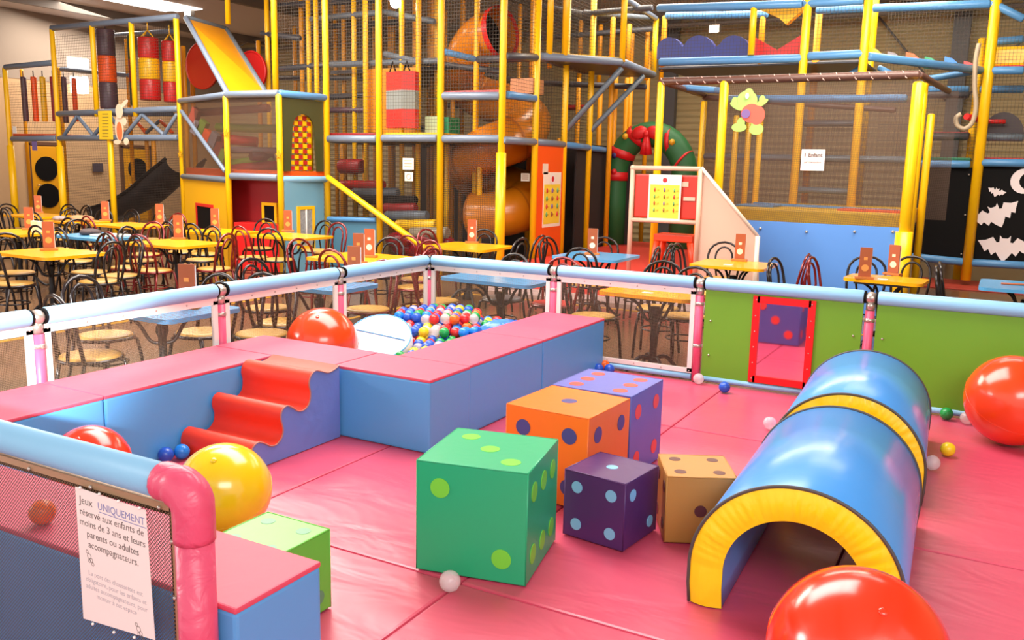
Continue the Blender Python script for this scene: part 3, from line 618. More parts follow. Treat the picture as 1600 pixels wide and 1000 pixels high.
# (centre px, py, w, d, rot, colour, name, chairs [(side, kind, offset)], menus)
TB_ = [
 ((1025, 455), .8, .62, -3, 'y', 'yellow table right behind the mesh panel beside the green panels', [('l', 'b', .0), ('n', 'b', .12), ('f', 'b', .1), ('f', 'b', -.25)], []),
 ((782, 434), .95, .62, -2, 'b', 'blue table right behind the mesh panel of the far corner', [('l', 'r', -.05), ('r', 'b', -.05), ('f', 'g', -.25), ('f', 'R', .3)], []),
 ((932, 399), .8, .8, 0, 'b', 'blue table in front of the green inflatable arch', [('l', 'b', .2), ('f', 'b', -.2), ('r', 'b', -.1), ('r', 'b', .35), ('n', 'b', .15)], [(925, 398, .1, 1)]),
 ((1147, 412), .8, .75, 0, 'y', 'yellow table in front of the pinkish triangular board', [('l', 'b', .2), ('f', 'b', -.35), ('r', 'R', .05)], [(1155, 408, 0, 1)]),
 ((1385, 435), .72, .5, -4, 'y', 'yellow table in front of the trampoline corner post', [('f', 'b', -.25), ('f', 'b', .12), ('l', 'R', .05), ('l', 'b', -.12)], [(1350, 436, .4, 0), (1394, 430, -.5, 1)]),
 ((1606, 447), .8, .8, 0, 'b', 'blue table at the right edge beyond the rail', [('l', 'b', .2), ('l', 'b', -.25)], []),
 ((733, 384), .9, .8, 0, 'y', 'yellow table just behind the far corner of the pen', [('l', 'r', .2), ('f', 'b', -.2), ('r', 'b', -.1), ('r', 'b', .3), ('n', 'r', -.35)], [(737, 380, .2, 1)]),
 ((570, 402), 1.0, .8, 0, 'y', 'yellow table with two menu cards beyond the left fence', [('l', 'R', -.1), ('f', 'g', -.2), ('n', 'r', .2), ('f', 'r', .3), ('r', 'r', 0)], [(577, 402, -.4, 1), (560, 412, -.2, 0)]),
 ((530, 446), .85, .6, 0, 'b', 'blue table seen through the mesh near the orange ball', [('l', 'b', 0), ('n', 'b', 0), ('f', 'r', .15), ('r', 'r', .1)], [(553, 440, -.3, 0)]),
 ((295, 486), .9, .65, 0, 'b', 'blue table close behind the left fence', [('n', 'b', -.1), ('l', 'b', 0), ('f', 'b', -.15), ('f', 'b', .25), ('r', 'b', .1)], [(293, 482, -.35, 0)]),
 ((455, 368), .95, .7, 0, 'y', 'yellow table in front of the light blue play hut wall', [('l', 'R', 0), ('f', 'r', .2), ('n', 'r', -.2), ('f', 'b', -.2), ('n', 'b', .25)], [(450, 362, .1, 0)]),
 ((345, 361), .95, .7, 0, 'y', 'yellow table in front of the dark red play hut wall', [('l', 'b', 0), ('f', 'b', .2), ('n', 'b', -.2), ('n', 'b', .25)], [(336, 359, .1, 0)]),
 ((275, 379), .95, .75, 0, 'y', 'yellow table left of the mesh fence with the tallest menu card', [('l', 'b', 0), ('n', 'r', -.2), ('n', 'r', .25), ('f', 'b', -.2), ('r', 'r', 0)], [(279, 374, .1, 0)]),
 ((78, 394), .95, .72, 0, 'y', 'large pale yellow table at the left edge', [('l', 'b', 0), ('n', 'b', -.3), ('n', 'b', .15), ('f', 'b', -.1), ('f', 'b', .3), ('r', 'b', .1)], [(77, 391, .1, 0)]),
 ((155, 368), 1.0, .7, 0, 'b', 'blue table piled with papers and bags at the left', [('n', 'b', -.2), ('n', 'b', .25), ('l', 'b', 0), ('f', 'r', .2), ('r', 'R', 0)], []),
 ((205, 351), 1.0, .7, 0, 'y', 'yellow table behind the blue table with papers', [('f', 'r', .2), ('f', 'b', -.25), ('n', 'r', 0), ('l', 'b', 0)], [(165, 345, .1, 0), (250, 350, .1, 0)]),
 ((60, 336), 1.0, .7, 0, 'y', 'yellow table farthest left in the back row', [('f', 'b', -.2), ('f', 'b', .25), ('n', 'b', -.2), ('n', 'b', .25), ('l', 'b', 0), ('r', 'b', 0)], [(60, 333, .1, 0)]),
 ((28, 362), .95, .7, 0, 'y', 'yellow table at the left edge in the middle row', [('f', 'b', 0), ('n', 'b', -.2), ('n', 'b', .25), ('r', 'b', 0)], [(46, 359, .1, 0)]),
 ((120, 345), .9, .6, 0, 'y', 'yellow table in the back row strewn with coats', [('f', 'b', -.2), ('f', 'b', .2), ('n', 'b', .0)], []),
]
SHORT = ['yellow table behind the last mesh panel', 'blue table behind the corner mesh', 'blue table before the green arch', 'yellow table before the pinkish board', 'yellow table by the trampoline corner', 'blue table at the right edge', 'yellow table behind the pen corner', 'yellow table beyond the left fence', 'blue table behind the orange ball', 'blue table close behind the left fence', 'yellow table before the light blue wall', 'yellow table before the dark red wall', 'middle yellow table before the hut', 'large pale yellow table, left edge', 'blue table with papers', 'yellow table behind the papers table', 'farthest left back row yellow table', 'left edge middle row yellow table', 'back row yellow table with coats']
SIDE = {'n': 'near side', 'f': 'far side', 'l': 'left side', 'r': 'right side'}; TPOS = []
def tpos(a):
    p = G(a[0][0], a[0][1], GR+TH)
    if p.x > -4.3: p.y = max(p.y, 6.53+a[2]/2)
    elif p.y < 6.8: p.x = min(p.x, -4.56-a[1]/2)
    return p
ALLT = [(tpos(a), a[1], a[2]) for a in TB_]
def free(x, y, me):
    for qx, qy in PLACED:
        if (qx-x)**2+(qy-y)**2 < .44**2: return False
    for i_, (q, w, d) in enumerate(ALLT):
        if abs(x-q.x) < w/2+(.1 if i_ == me else .26) and abs(y-q.y) < d/2+(.1 if i_ == me else .26): return False
    if y < 6.72 and x > -4.72: return False
    return True
for (px, py), w, d, rot, colr, nm, chs, mns in TB_:
    p = ALLT[len(TPOS)][0].copy(); t = make_table(w, d, TYL if colr == 'y' else TBL, nm); t.location = (p.x, p.y, GR); t.rotation_euler = (0, 0, R_(rot)); t['group'] = 'bistro tables of the cafe'; TPOS.append((p, w, d))
    cnt = {}
    for s, k, off in chs:
        g = .16
        if s == 'n': x, y, rz = off, -d/2-g, 0
        if s == 'f': x, y, rz = off, d/2+g, PI
        if s == 'l': x, y, rz = -w/2-g, off, -PI/2
        if s == 'r': x, y, rz = w/2+g, off, PI/2
        rz += random.uniform(-.2, .2); x += p.x; y += p.y; me_ = len(TPOS)-1; ok = False
        for st_ in (0, .1, -.1, .2, -.2, .3, -.3):
            for ot in (0, .1, .2, .3):
                dx = (st_ if s in 'nf' else (ot if s == 'r' else -ot)); dy = (st_ if s in 'lr' else (ot if s == 'f' else -ot))
                if free(x+dx, y+dy, me_): ok = True; break
            if ok: break
        if not ok: continue
        x += dx; y += dy; PLACED.append((x, y))
        same = [q for q in chs if q[0] == s and q[1] == k]
        lab = CN[k]+', '+SIDE[s]+' of '+SHORT[len(TPOS)-1]
        if len(same) > 1: lab = ('left ' if off == min(q[2] for q in same) else 'right ')+CN[k]+', '+SIDE[s]+' of '+SHORT[len(TPOS)-1]
        chair(k, x, y, rz, lab)
    for i, (mx, my, mr, wh) in enumerate(mns):
        q = G(mx, my, GR+TH); menu(q.x, q.y, GR+TH, math.atan2(-q.x, q.y)+mr*.6-.15, ('brown menu card' if i == 0 else 'second brown menu card')+' on the '+SHORT[len(TPOS)-1], white=bool(wh), h=.28)
# things lying on the papers table
p, w, d = TPOS[14]; z = GR+TH
t = MB(); t.box((p.x+.18, p.y+.05, z+.012), (.42, .3, .02), rz=.2, bev=.004); tag(build('paper_stack', t, mat('cream paper', (226, 216, 196), .6)), 'cream stack of papers on the blue table at the left', 'papers')
def heap(x, y, z, r, m_, label, name, n=5):
    b = MB()
    for i in range(n):
        a = random.random()*6.28; b.sphere((x+math.cos(a)*r*.5, y+math.sin(a)*r*.5, z+r*.22), r*random.uniform(.45, .7), 10, sc=(1.1, 1, .45))
    tag(build(name, b, m_), label, 'clothing')
heap(p.x-.22, p.y, z, .15, mat('dark cloth', (70, 58, 60), .8, bump=.4), 'dark coat heaped on the blue table beside the papers', 'folded_coat')
p, w, d = TPOS[18]; heap(p.x+.1, p.y, z, .18, mat('tan cloth', (176, 130, 92), .8, bump=.4), 'tan coat heaped on a yellow table in the back row', 'folded_coat'); heap(p.x-.25, p.y-.05, z, .14, mat('grey cloth', (150, 140, 140), .8, bump=.4), 'grey coat heaped on a yellow table in the back row', 'folded_coat')
p, w, d = TPOS[17]; b = MB(); b.box((p.x+.25, p.y+.1, z+.075), (.16, .06, .15), bev=.01); tag(build('paper_bag', b, mat('cream bag', (236, 224, 190), .6)), 'small cream box standing on the yellow table at the left edge', 'box')
for i in (0, 2, 3, 4):
    p, w, d = TPOS[i]; b = MB(); b.box((p.x-.02, p.y-d*.22, z+.002), (.09, .05, .003)); tag(build('table_sticker', b, WHITE), 'small white label on the '+SHORT[i], 'label')
p = TPOS[5][0]; b = MB(); b.tube([(p.x-.22, p.y-.05, z+.012), (p.x+.1, p.y+.02, z+.012)], .01, 6); b.box((p.x+.1, p.y+.02, z+.012), (.16, .05, .02), bev=.004); tag(build('menu_holder', b, CARD), 'fallen brown menu holder lying on the blue table at the right edge', 'menu holder')
# ================================================================== climbing frame
ZT = 4.9; Y0 = 11.1
def fr(label, loc, name='climbing_structure', cat='climbing frame'): return thing(name, label, cat, (loc[0], loc[1], GR), 0, None)
def vp(root, px, py, Y, z0=GR, z1=ZT, r=.048, m=None, X=None, sleeve=0):
    p = QY(px, py, Y) if X is None else QX(px, py, X)
    if isinstance(z1, tuple): z1 = (QY(px, z1[0], p.y)).z
    if isinstance(z0, tuple): z0 = (QY(px, z0[0], p.y)).z
    b = MB(); b.tube([(p.x, p.y, z0), (p.x, p.y, z1-.02), (p.x, p.y, z1)], [r, r, r*.7], 12); build('post', b, m or YEL, root)
    if sleeve:
        b = MB(); b.tube([(p.x, p.y, z0), (p.x, p.y, z0+sleeve)], r*1.45, 14); build('thick_sleeve', b, m or YEL, root)
    return p
def bm_(root, p, q, r=.05, m=None, n=12, name='beam'):
    b = MB(); p = Vector(p); q = Vector(q); u = (q-p).normalized()*.02
    b.tube([p, p+u, q-u, q], [r*.7, r, r, r*.7], n); build(name, b, m or GREYB, root)
def by(root, a, c, Y, r=.05, m=None, Y2=None): bm_(root, QY(a[0], a[1], Y), QY(c[0], c[1], Y if Y2 is None else Y2), r, m)
def net(root, q, m=None, name='net'): b = MB(); b.quad(q); build(name, b, m or NET, root)
def V(*a): return Vector(a)
def ybox(root, name, m, px0, py0, px1, py1, Y, d=.06, parent_label=None, bev=.01):
    a = QY(px0, (py0+py1)/2, Y); c = QY(px1, (py0+py1)/2, Y); zt = QY((px0+px1)/2, py0, Y).z; zb = QY((px0+px1)/2, py1, Y).z
    b = MB(); b.box(((a.x+c.x)/2, Y+d/2, (zt+zb)/2), (c.x-a.x, d, zt-zb), bev=bev); return build(name, b, m, root, parent_label)
# ---- left frame with hanging bags
L = fr('left wing of the yellow climbing frame with bags and rollers hanging inside', QY(150, 300, 11.6))
for px, py, top, sl in ((15, 210, 105, 1.9), (90, 180, 43, 1.9), (279, 120, 25, 0)): vp(L, px, py, Y0, GR, (top,), sleeve=sl*1.0 if sl else 0)
for px, top in ((147, 38), (208, 33)): vp(L, px, 100, Y0, 1.94+.36, (top,))
vp(L, 175, 270, Y0, GR, 1.92, r=.055); vp(L, 242, 270, 12.4, GR, 1.92, m=ORA); vp(L, 305, 240, 13, GR, 3.6, m=ORA); vp(L, 288, 120, 12.4, GR, 3.7, m=ORA)
for px, py, top in ((95, 150, 105), (40, 200, 108), (200, 120, 60), (230, 240, 200)): vp(L, px, py, 13.2, GR, (top,), m=ORA, r=.04)
for a, c in (((8, 105), (83, 98)), ((80, 44), (278, 26)), ((90, 178), (278, 170)), ((19, 217), (88, 216)), ((92, 216), (278, 215))): by(L, a, c, Y0, .055)
by(L, (95, 108), (205, 118), 13.2, .05); by(L, (95, 178), (270, 178), 13.2, .05); by(L, (175, 55), (275, 48), 13.2, .045)
zz = [(99, 213), (121, 181), (146, 212), (172, 181), (195, 212), (222, 179), (256, 211), (277, 178)]
for a, c in zip(zz, zz[1:]): by(L, a, c, Y0, .035, GREYB)
zz = [(150, 208), (172, 186), (196, 208), (214, 190), (228, 208), (250, 188), (270, 208)]
for i, (a, c) in enumerate(zip(zz, zz[1:])): by(L, a, c, 12.6, .035, (SLATE, mat('orange tube', (226, 88, 26), .4))[i % 2])
ybox(L, 'deck_pad', mat('orange pad', (226, 84, 40), .5), 20, 209, 88, 213, Y0+.05, 1.2)
a = QY(12, 150, Y0+.03).x; c = QY(88, 150, Y0+.03).x; net(L, [(a, Y0+.03, 1.95), (c, Y0+.03, 1.95), (c, Y0+.03, 3.0), (a, Y0+.03, 3.0)])
d = QY(279, 100, Y0+.03).x; net(L, [(c, Y0+.03, 1.95), (d, Y0+.03, 1.95), (d, Y0+.03, 3.85), (c, Y0+.03, 3.85)])
net(L, [(c, Y0+.03, GR), (d, Y0+.03, GR), (d, Y0+.03, 1.9), (c, Y0+.03, 1.9)], NETM, 'lower_net')
def hang(label, px, y0, y1, Y, r, cols, name='hanging_roller', strap=False, group='hanging rollers and bags'):
    t0 = QY(px, y0, Y); t1 = QY(px, y1, Y); t = thing(name, label, 'punch bag' if strap else 'roller', (t0.x, t0.y, t1.z), 0, group); n = len(cols); h = (t0.z-t1.z)/n
    for i, m_ in enumerate(cols):
        b = MB(); z1 = t0.z-i*h; b.lathe([(r*.96, 0), (r, .02), (r, h-.02), (r*.96, h)], (t0.x, t0.y, z1-h), 20); build('colour_band', b, m_, t)
    b = MB()
    if strap:
        for s in (-1, 1): b.tube([(t0.x+s*r*.8, t0.y, t0.z), (t0.x, t0.y, t0.z+.14)], .012, 6); b.tube([(t0.x, t0.y+s*r*.8, t0.z), (t0.x, t0.y, t0.z+.14)], .012, 6)
        b.tube([(t0.x, t0.y, t0.z+.13), (t0.x, t0.y, t0.z+.3)], .01, 6)
    else: b.tube([(t0.x, t0.y, t0.z), (t0.x, t0.y, t0.z+.12)], .012, 6)
    build('strap', b, YEL if strap else DARKB, t)
PUR = mat('plum vinyl', (84, 62, 74), .4); 
for px, c_, n_ in ((36, PUR, 'thin plum roller, first of the hanging row at the far left'), (52, ORANGE, 'thin orange roller second in the hanging row at the far left'), (66, YEL, 'thin yellow roller third in the hanging row at the far left'), (82, DRED, 'thin red roller hanging just left of the tall corner post')): hang(n_, px, 120, 190, 11.5, .055, [c_])
hang('thin plum roller hanging just right of the tall left post', 99, 120, 192, 12.6, .055, [PUR]); hang('thin orange roller hanging behind the left wing net', 115, 122, 190, 12.6, .05, [ORANGE])
hang('fat plum roller with orange middle band', 164, 46, 170, 11.7, .165, [PUR, ORANGE, PUR]); hang('slim green and red roller beside the striped punch bags', 203, 56, 165, 12.5, .06, [mat('olive vinyl', (70, 84, 46), .4), DRED, mat('olive vinyl', (70, 84, 46), .4)])
hang('fat red and yellow striped punch bag, left one of the pair', 231, 59, 157, 11.8, .19, [RED, YEL, RED], 'punch_bag', True); hang('red and yellow striped punch bag by the corner post, right one of the pair', 265, 65, 160, 12.0, .15, [RED, YEL, RED], 'punch_bag', True)
# black slide
t = thing('black_slide', 'black curved slide running down under the left wing behind the tables', 'slide', tuple(QY(230, 330, 12.2)))
path = cat_rom([QY(292, 268, 12.6), QY(262, 292, 12.4), QY(232, 318, 12.2), QY(200, 336, 12.0), QY(170, 345, 11.9)], 6)
b = MB(); rows = []
for p in path: rows.append([b.bm.verts.new(p+Vector((0, 0, 0))+Vector((0, math.cos(k*PI/10)*.5, -math.sin(k*PI/10)*.3+.25))) for k in range(11)])
for r0, r1 in zip(rows, rows[1:]):
    for k in range(10): f = b.bm.faces.new((r0[k], r0[k+1], r1[k+1], r1[k])); f.smooth = True
build('slide_chute', b, mat('black slide plastic', (32, 30, 34), .35), t)
b = MB(); b.tube([p+Vector((0, -.5, .25)) for p in path], .035, 8); build('slide_lip', b, BLACK, t)
b = MB(); b.tube([p+Vector((0, .5, .25)) for p in path], .035, 8); build('slide_lip', b, BLACK, t)
# ---- play hut (projecting)
HY = 10.2
Hh = fr('projecting two storey hut of the climbing frame with netted upper deck', QY(430, 350, 10.6), 'play_hut', 'play hut')
p1 = vp(Hh, 355, 220, HY, GR, (150,)); p2 = vp(Hh, 437, 220, HY, GR, (147,)); pA = QY(279, 120, Y0); pB = QY(509, 120, Y0)
ztop = QY(437, 146, HY).z; zdk = QY(437, 278, HY).z
bm_(Hh, (p1.x, HY, ztop), (p2.x, HY, ztop), .055); bm_(Hh, (p2.x, HY, ztop), (pB.x, Y0, ztop), .055, BLUEB); bm_(Hh, (p1.x, HY, ztop), (pA.x, Y0, ztop), .05, GREYB)
bm_(Hh, (p1.x+.05, HY, zdk), (p2.x-.05, HY, zdk), .055); bm_(Hh, (p2.x, HY, zdk-.02), (pB.x, Y0, zdk-.02), .05, RAIL); bm_(Hh, (p1.x, HY, zdk-.06), (pA.x, Y0, zdk-.06), .05, SLATE)
b = MB(); b.slab([(p1.x, HY, ztop), (p2.x, HY, ztop), (pB.x, Y0, ztop), (pA.x, Y0, ztop)], (0, 0, .04)); build('roof_deck', b, DARKB, Hh)
b = MB(); b.slab([(p1.x+.05, HY+.06, zdk+.1), (p2.x-.05, HY+.06, zdk+.1), (pB.x-.05, Y0, zdk+.1), (pA.x+.1, Y0, zdk+.1)], (0, 0, .12)); build('deck_pad', b, ORANGE, Hh, 'orange deck pad')
net(Hh, [(p1.x, HY, zdk), (p2.x, HY, zdk), (p2.x, HY, ztop), (p1.x, HY, ztop)], NETF); net(Hh, [(pA.x, Y0, zdk), (p1.x, HY, zdk), (p1.x, HY, ztop), (pA.x, Y0, ztop)], NETF)
# sloping yellow roof sheet between the two decks
q = [QY(290, 27, Y0), QY(353, 45, Y0+1.0), QY(414, 143, HY+.9), QY(357, 149, HY+.05)]
b = MB(); b.slab(q, (0, .01, .02)); build('sloping_sheet', b, mat('amber vinyl sheet', (222, 150, 14), .3, bump=.25, bscale=3), Hh)
bm_(Hh, q[0], q[3], .045); bm_(Hh, q[1], q[2], .045, SLATE); bm_(Hh, q[0], q[1], .045, SLATE)
by(Hh, (283, 173), (352, 268), 10.9, .035, GREYB, Y2=HY)
# lower walls: yellow, dark red, light blue
def wallq(root, a, c, z0, z1, m, name, th=.03):
    a = Vector((a[0], a[1], 0)); c = Vector((c[0], c[1], 0)); n_ = Vector((-(c-a).y, (c-a).x, 0)).normalized()*th
    b = MB(); b.hexa([a+V(0, 0, z0), c+V(0, 0, z0), c+n_+V(0, 0, z0), a+n_+V(0, 0, z0), a+V(0, 0, z1), c+V(0, 0, z1), c+n_+V(0, 0, z1), a+n_+V(0, 0, z1)]); return build(name, b, m, root)
def win(root, a, c, z0, z1, m, f0, f1, name='hut_window', pane=BLACK, bars=0):
    a = Vector((a[0], a[1], 0)); c = Vector((c[0], c[1], 0)); d = c-a; n_ = Vector((d.y, -d.x, 0)).normalized()*.03; s = a+d*f0+n_; e = a+d*f1+n_; u = (e-s).normalized(); w = .05
    b = MB()
    def bx(x0, x1, h0, h1):
        P0 = s+u*x0; P1 = s+u*x1; b.hexa([P0+V(0, 0, h0), P1+V(0, 0, h0), P1-n_+V(0, 0, h0), P0-n_+V(0, 0, h0), P0+V(0, 0, h1), P1+V(0, 0, h1), P1-n_+V(0, 0, h1), P0-n_+V(0, 0, h1)])
    Lw = (e-s).length; bx(0, w, z0, z1); bx(Lw-w, Lw, z0, z1); bx(w, Lw-w, z0, z0+w); bx(w, Lw-w, z1-w, z1)
    fo = build(name, b, m, root); b = MB(); P0 = s+u*w-n_*.4; P1 = e-u*w-n_*.4; b.quad([P0+V(0, 0, z0+w), P1+V(0, 0, z0+w), P1+V(0, 0, z1-w), P0+V(0, 0, z1-w)]); build('pane', b, pane, fo)
    if bars: b = MB(); mid = (s+e)/2-n_*.2; b.tube([mid+V(0, 0, z0+w), mid+V(0, 0, z1-w)], .012, 6); build('glazing_bar', b, WHITE, fo)
wallq(Hh, (pA.x+.06, Y0-.03), (p1.x-.05, HY+.03), GR, zdk-.1, mat('mustard panel', (222, 164, 12), .45), 'yellow_wall')
win(Hh, (pA.x+.06, Y0-.03), (p1.x-.05, HY+.03), QY(320, 362, 10.7).z, QY(320, 318, 10.7).z, RED, .30, .68)
wallq(Hh, (p1.x-.35, HY+.36), (p2.x, HY+.36), GR, zdk, mat('maroon panel', (136, 20, 26), .5), 'maroon_wall')
win(Hh, (p1.x, HY+.36), (p2.x, HY+.36), QY(393, 350, HY+.36).z, QY(393, 315, HY+.36).z, YEL, .33, .62)
b = MB(); zc = QY(400, 348, HY+.2).z; b.box(((p1.x+p2.x)/2, HY+.17, (GR+zc)/2), (p2.x-p1.x-.12, .3, zc-GR), bev=.01); build('red_counter', b, RED, Hh)
wallq(Hh, (p2.x+.05, HY+.03), (pB.x-.05, Y0-.03), GR, zdk-.05, mat('light blue panel', (112, 164, 190), .4), 'light_blue_wall')
win(Hh, (p2.x+.05, HY+.03), (pB.x-.05, Y0-.03), QY(480, 388, 10.7).z, QY(480, 322, 10.7).z, YEL, .28, .72, pane=mat('patterned pane', (150, 150, 150), .4, var=.6, vscale=25), bars=1)
# olive arch board on the hut side
a = Vector((p2.x+.02, HY+.06, 0)); c = Vector((pB.x-.02, Y0-.06, 0)); d = c-a; Ld = d.length; u = d.normalized(); n_ = V(-u.y, u.x, 0)
z0, z1 = zdk+.1, ztop-.06; ow = Ld*.27; mid = Ld*.5
b = MB(); ht = z0+(z1-z0)*.80
left = [(0, z0), (mid-ow*1.25, z0)]+[(mid-ow*math.cos(PI*k/16)*(1), ht-ow+ow*math.sin(PI*k/16)*1.0) for k in range(17)]+[(mid+ow*1.25, z0), (Ld, z0), (Ld, z1), (0, z1)]
b.prism(left, a, u, (0, 0, 1), n_*.03); build('arched_board', b, mat('olive board', (62, 66, 34), .5), Hh)
b = MB(); w_ = 0; cm = [mat('tartan red', (180, 34, 28), .5), YEL]
for i in range(5):
    for j in range(10): b.box(a+u*(mid+(i-2)*.085)+n_*.08+V(0, 0, z0+.05+j*.085), (.075, .02, .06), rz=math.atan2(u.y, u.x), mi=(i+j) % 2)
build('chequered_curtain', b, cm, Hh)
# foam rollers seen through the hut net
FC = [mat('brown foam', (130, 60, 44), .5), mat('green foam', (120, 146, 40), .5), mat('red foam', (210, 44, 30), .5), mat('grey foam', (124, 112, 116), .5), mat('plum foam', (84, 44, 54), .5), mat('green foam', (120, 146, 40), .5), mat('dark red foam', (150, 28, 26), .5)]
for i, (x0, y0_, x1, y1_, rr) in enumerate(((312, 182, 420, 175, .09), (340, 205, 450, 208, .10), (345, 223, 402, 228, .12), (352, 240, 445, 242, .08), (392, 250, 425, 250, .1), (360, 262, 428, 254, .10), (362, 268, 434, 262, .14))):
    p = QY(x0, y0_-(6 if i < 6 else 2), 11.0); q = QY(x1, y1_-(6 if i < 6 else 2), 11.35); b = MB(); b.tube([p, q], rr, 6, sq=.8); tag(build('foam_bar', b, FC[i]), ['brown foam bar, topmost in the netted hut', 'green foam bar in the netted hut above the red one', 'bright red foam bar in the middle of the netted hut', 'grey foam bar in the netted hut below the bright red one', 'plum foam bar in the netted hut behind the corner post', 'lower green foam bar in the netted hut', 'wide dark red foam bar lying lowest in the netted hut'][i], 'foam bar', 'foam bars in the hut')
for i, (px, py, m_) in enumerate(((305, 180, FC[0]), (308, 200, FC[3]), (317, 193+6, FC[1]), (324, 214, ORANGE), (335, 218, FC[3]), (343, 234, FC[0]), (349, 244, FC[1]))):
    p = QY(px, py, 10.85); b = MB(); b.box(p, (.16, .1, .24), bev=.01, rot=Matrix.Rotation(.55, 3, 'Y')); tag(build('foam_block', b, m_), '%s tilted foam block, number %s down the slanting row in the hut' % (['brown', 'grey', 'green', 'orange', 'grey', 'brown', 'green'][i], ['one', 'two', 'three', 'four', 'five', 'six', 'seven'][i]), 'foam block', 'slanting foam blocks')
def star(px, py, Y, label):
    p = QY(px, py, Y-.07); b = MB(); pl = [((.07 if k % 2 == 0 else .03)*math.sin(k*PI/5), (.07 if k % 2 == 0 else .03)*math.cos(k*PI/5)) for k in range(10)]
    b.prism(pl, p, (1, 0, 0), (0, 0, 1), (0, .012, 0)); tag(build('star_ornament', b, mat('gold star', (196, 146, 20), .4)), label, 'star')
star(281, 241, Y0, 'gold star hanging on the corner post left of the hut'); star(353, 208, HY, 'gold star on the left post of the hut'); star(435, 242, HY, 'gold star on the right corner post of the hut')
# round red discs in the upper left bay
for px, py, r_, Y, m_, lb in ((316, 103, .42, 12.2, mat('brick red disc', (172, 44, 24), .35), 'large brick red round disc behind the slanting yellow sheet, left side'), (392, 112, .36, 12.4, RED, 'bright red round disc behind the right edge of the slanting yellow sheet')):
    b = MB(); p = QY(px, py, Y); b.disc(p, (0, 1, 0), r_, .05, n=36); b.tube([p+V(r_*math.cos(k*PI/18), 0, r_*math.sin(k*PI/18)) for k in range(36)], .02, 6, True); tag(build('round_disc', b, m_), lb, 'disc')
# ---- main tower
T = fr('tall central tower of the climbing frame, yellow posts grey beams and nets', QY(690, 350, 12.5))
for px in (429, 509, 592, 689, 786): vp(T, px, 100 if px > 450 else 60, Y0, GR if px > 450 else (150,), ZT, r=.05, sleeve=1.9 if px == 786 else 0)
vp(T, 356, 20, 11.9, (38,), ZT)
for a, c in (((512, 217), (589, 217)), ((597, 216), (684, 216)), ((692, 217), (782, 217)), ((692, 150), (782, 150))): by(T, a, c, Y0, .058)
ybox(T, 'deck_pad', DRED, 514, 208, 588, 213, Y0+.05, 1.1); ybox(T, 'deck_pad', YEL, 598, 207, 684, 213, Y0+.05, 1.1, 'yellow deck pad'); ybox(T, 'deck_pad', RED, 692, 141, 782, 146, Y0+.05, 1.1, 'red deck pad'); ybox(T, 'deck_underside', DARKB, 514, 219, 782, 222, Y0+.08, 3.5)
XS = -6.33
sp = [QX(x, y, XS) for x, y in ((786, 219), (836, 222), (881, 226), (920, 231))]
for i, q_ in enumerate(sp[1:]):
    b = MB(); b.tube([(q_.x, q_.y, GR), (q_.x, q_.y, ZT)], .05, 12); build('post', b, YEL, T)
for i in range(3): bm_(T, sp[i], sp[i+1], .055, (SLATE, GREYB, BLUEB)[i] if i else GREYB)
s3 = QX(792, 148, XS); s4 = QX(836, 154, XS); bm_(T, s3, s4, .055, BLUEB)
bm_(T, sp[3], QX(948, 235, XS), .05, BLUEB)
sB = [QX(x, y, XS) for x, y in ((790, 88), (838, 90))]; bm_(T, sB[0], sB[1], .055, DARKB)
by(T, (691, 80), (745, 93), 11.9, .05, BLUEB, Y2=12.3); by(T, (745, 93), (838, 90), 12.3, .06, DARKB, Y2=12.3)
# amber posts inside the tower: (px, py, Y, top z)
for px, py, Y, zt in ((418, 70, 12.6, 4.9), (404, 90, 13.5, 3.9), (471, 40, 13.2, 4.9), (482, 50, 12.6, 4.9), (494, 50, 12.2, 4.9), (461, 90, 15, 4.4), (524, 60, 15, 4.9), (537, 60, 13.8, 4.9), (553, 60, 12.6, 4.9), (571, 40, 12.2, 4.9), (585, 80, 15, 4.85), (628, 40, 12.3, 4.9), (609, 60, 15, 4.85), (614, 60, 14.4, 4.85), (654, 60, 12.2, 4.9), (648, 60, 13.6, 4.9), (671, 60, 15, 4.85), (677, 60, 13.8, 4.9), (683, 40, 12.8, 4.9), (695, 80, 14.5, 4.4), (723, 50, 14.2, 4.9), (745, 60, 12.3, 4.9), (707, 180, 13.4, 3.2), (749, 300, 12.2, 1.9), (698, 280, 12.2, 1.9), (652, 290, 12.6, 1.9), (570, 250, 13, 1.9), (535, 250, 13.4, 1.9), (831, 60, 14.5, 4.6), (859, 100, 13.8, 4.4), (812, 60, 15.5, 4.6), (907, 60, 16.5, 4.4), (938, 70, 16.5, 4.3), (929, 250, 17.3, 1.9), (871, 300, 15.5, 2.1), (903, 170, 15.5, 3.2), (938, 150, 15.6, 3.0), (955, 150, 14.7, 3.2), (960, 180, 15.1, 3.2), (978, 180, 15.7, 3.2), (984, 180, 16.2, 3.3), (1011, 160, 16.8, 3.8), (957, 60, 14.6, 4.1), (983, 60, 15.4, 4.1), (988, 60, 16.4, 4.1), (1012, 60, 16.2, 4.1), (1036, 60, 17, 4.1)):
    z0_ = 3.2 if (zt > 4 and px > 850) else GR
    vp(T, px, py, Y, z0_, zt, r=.045, m=ORA if Y > 12.9 else YEL)
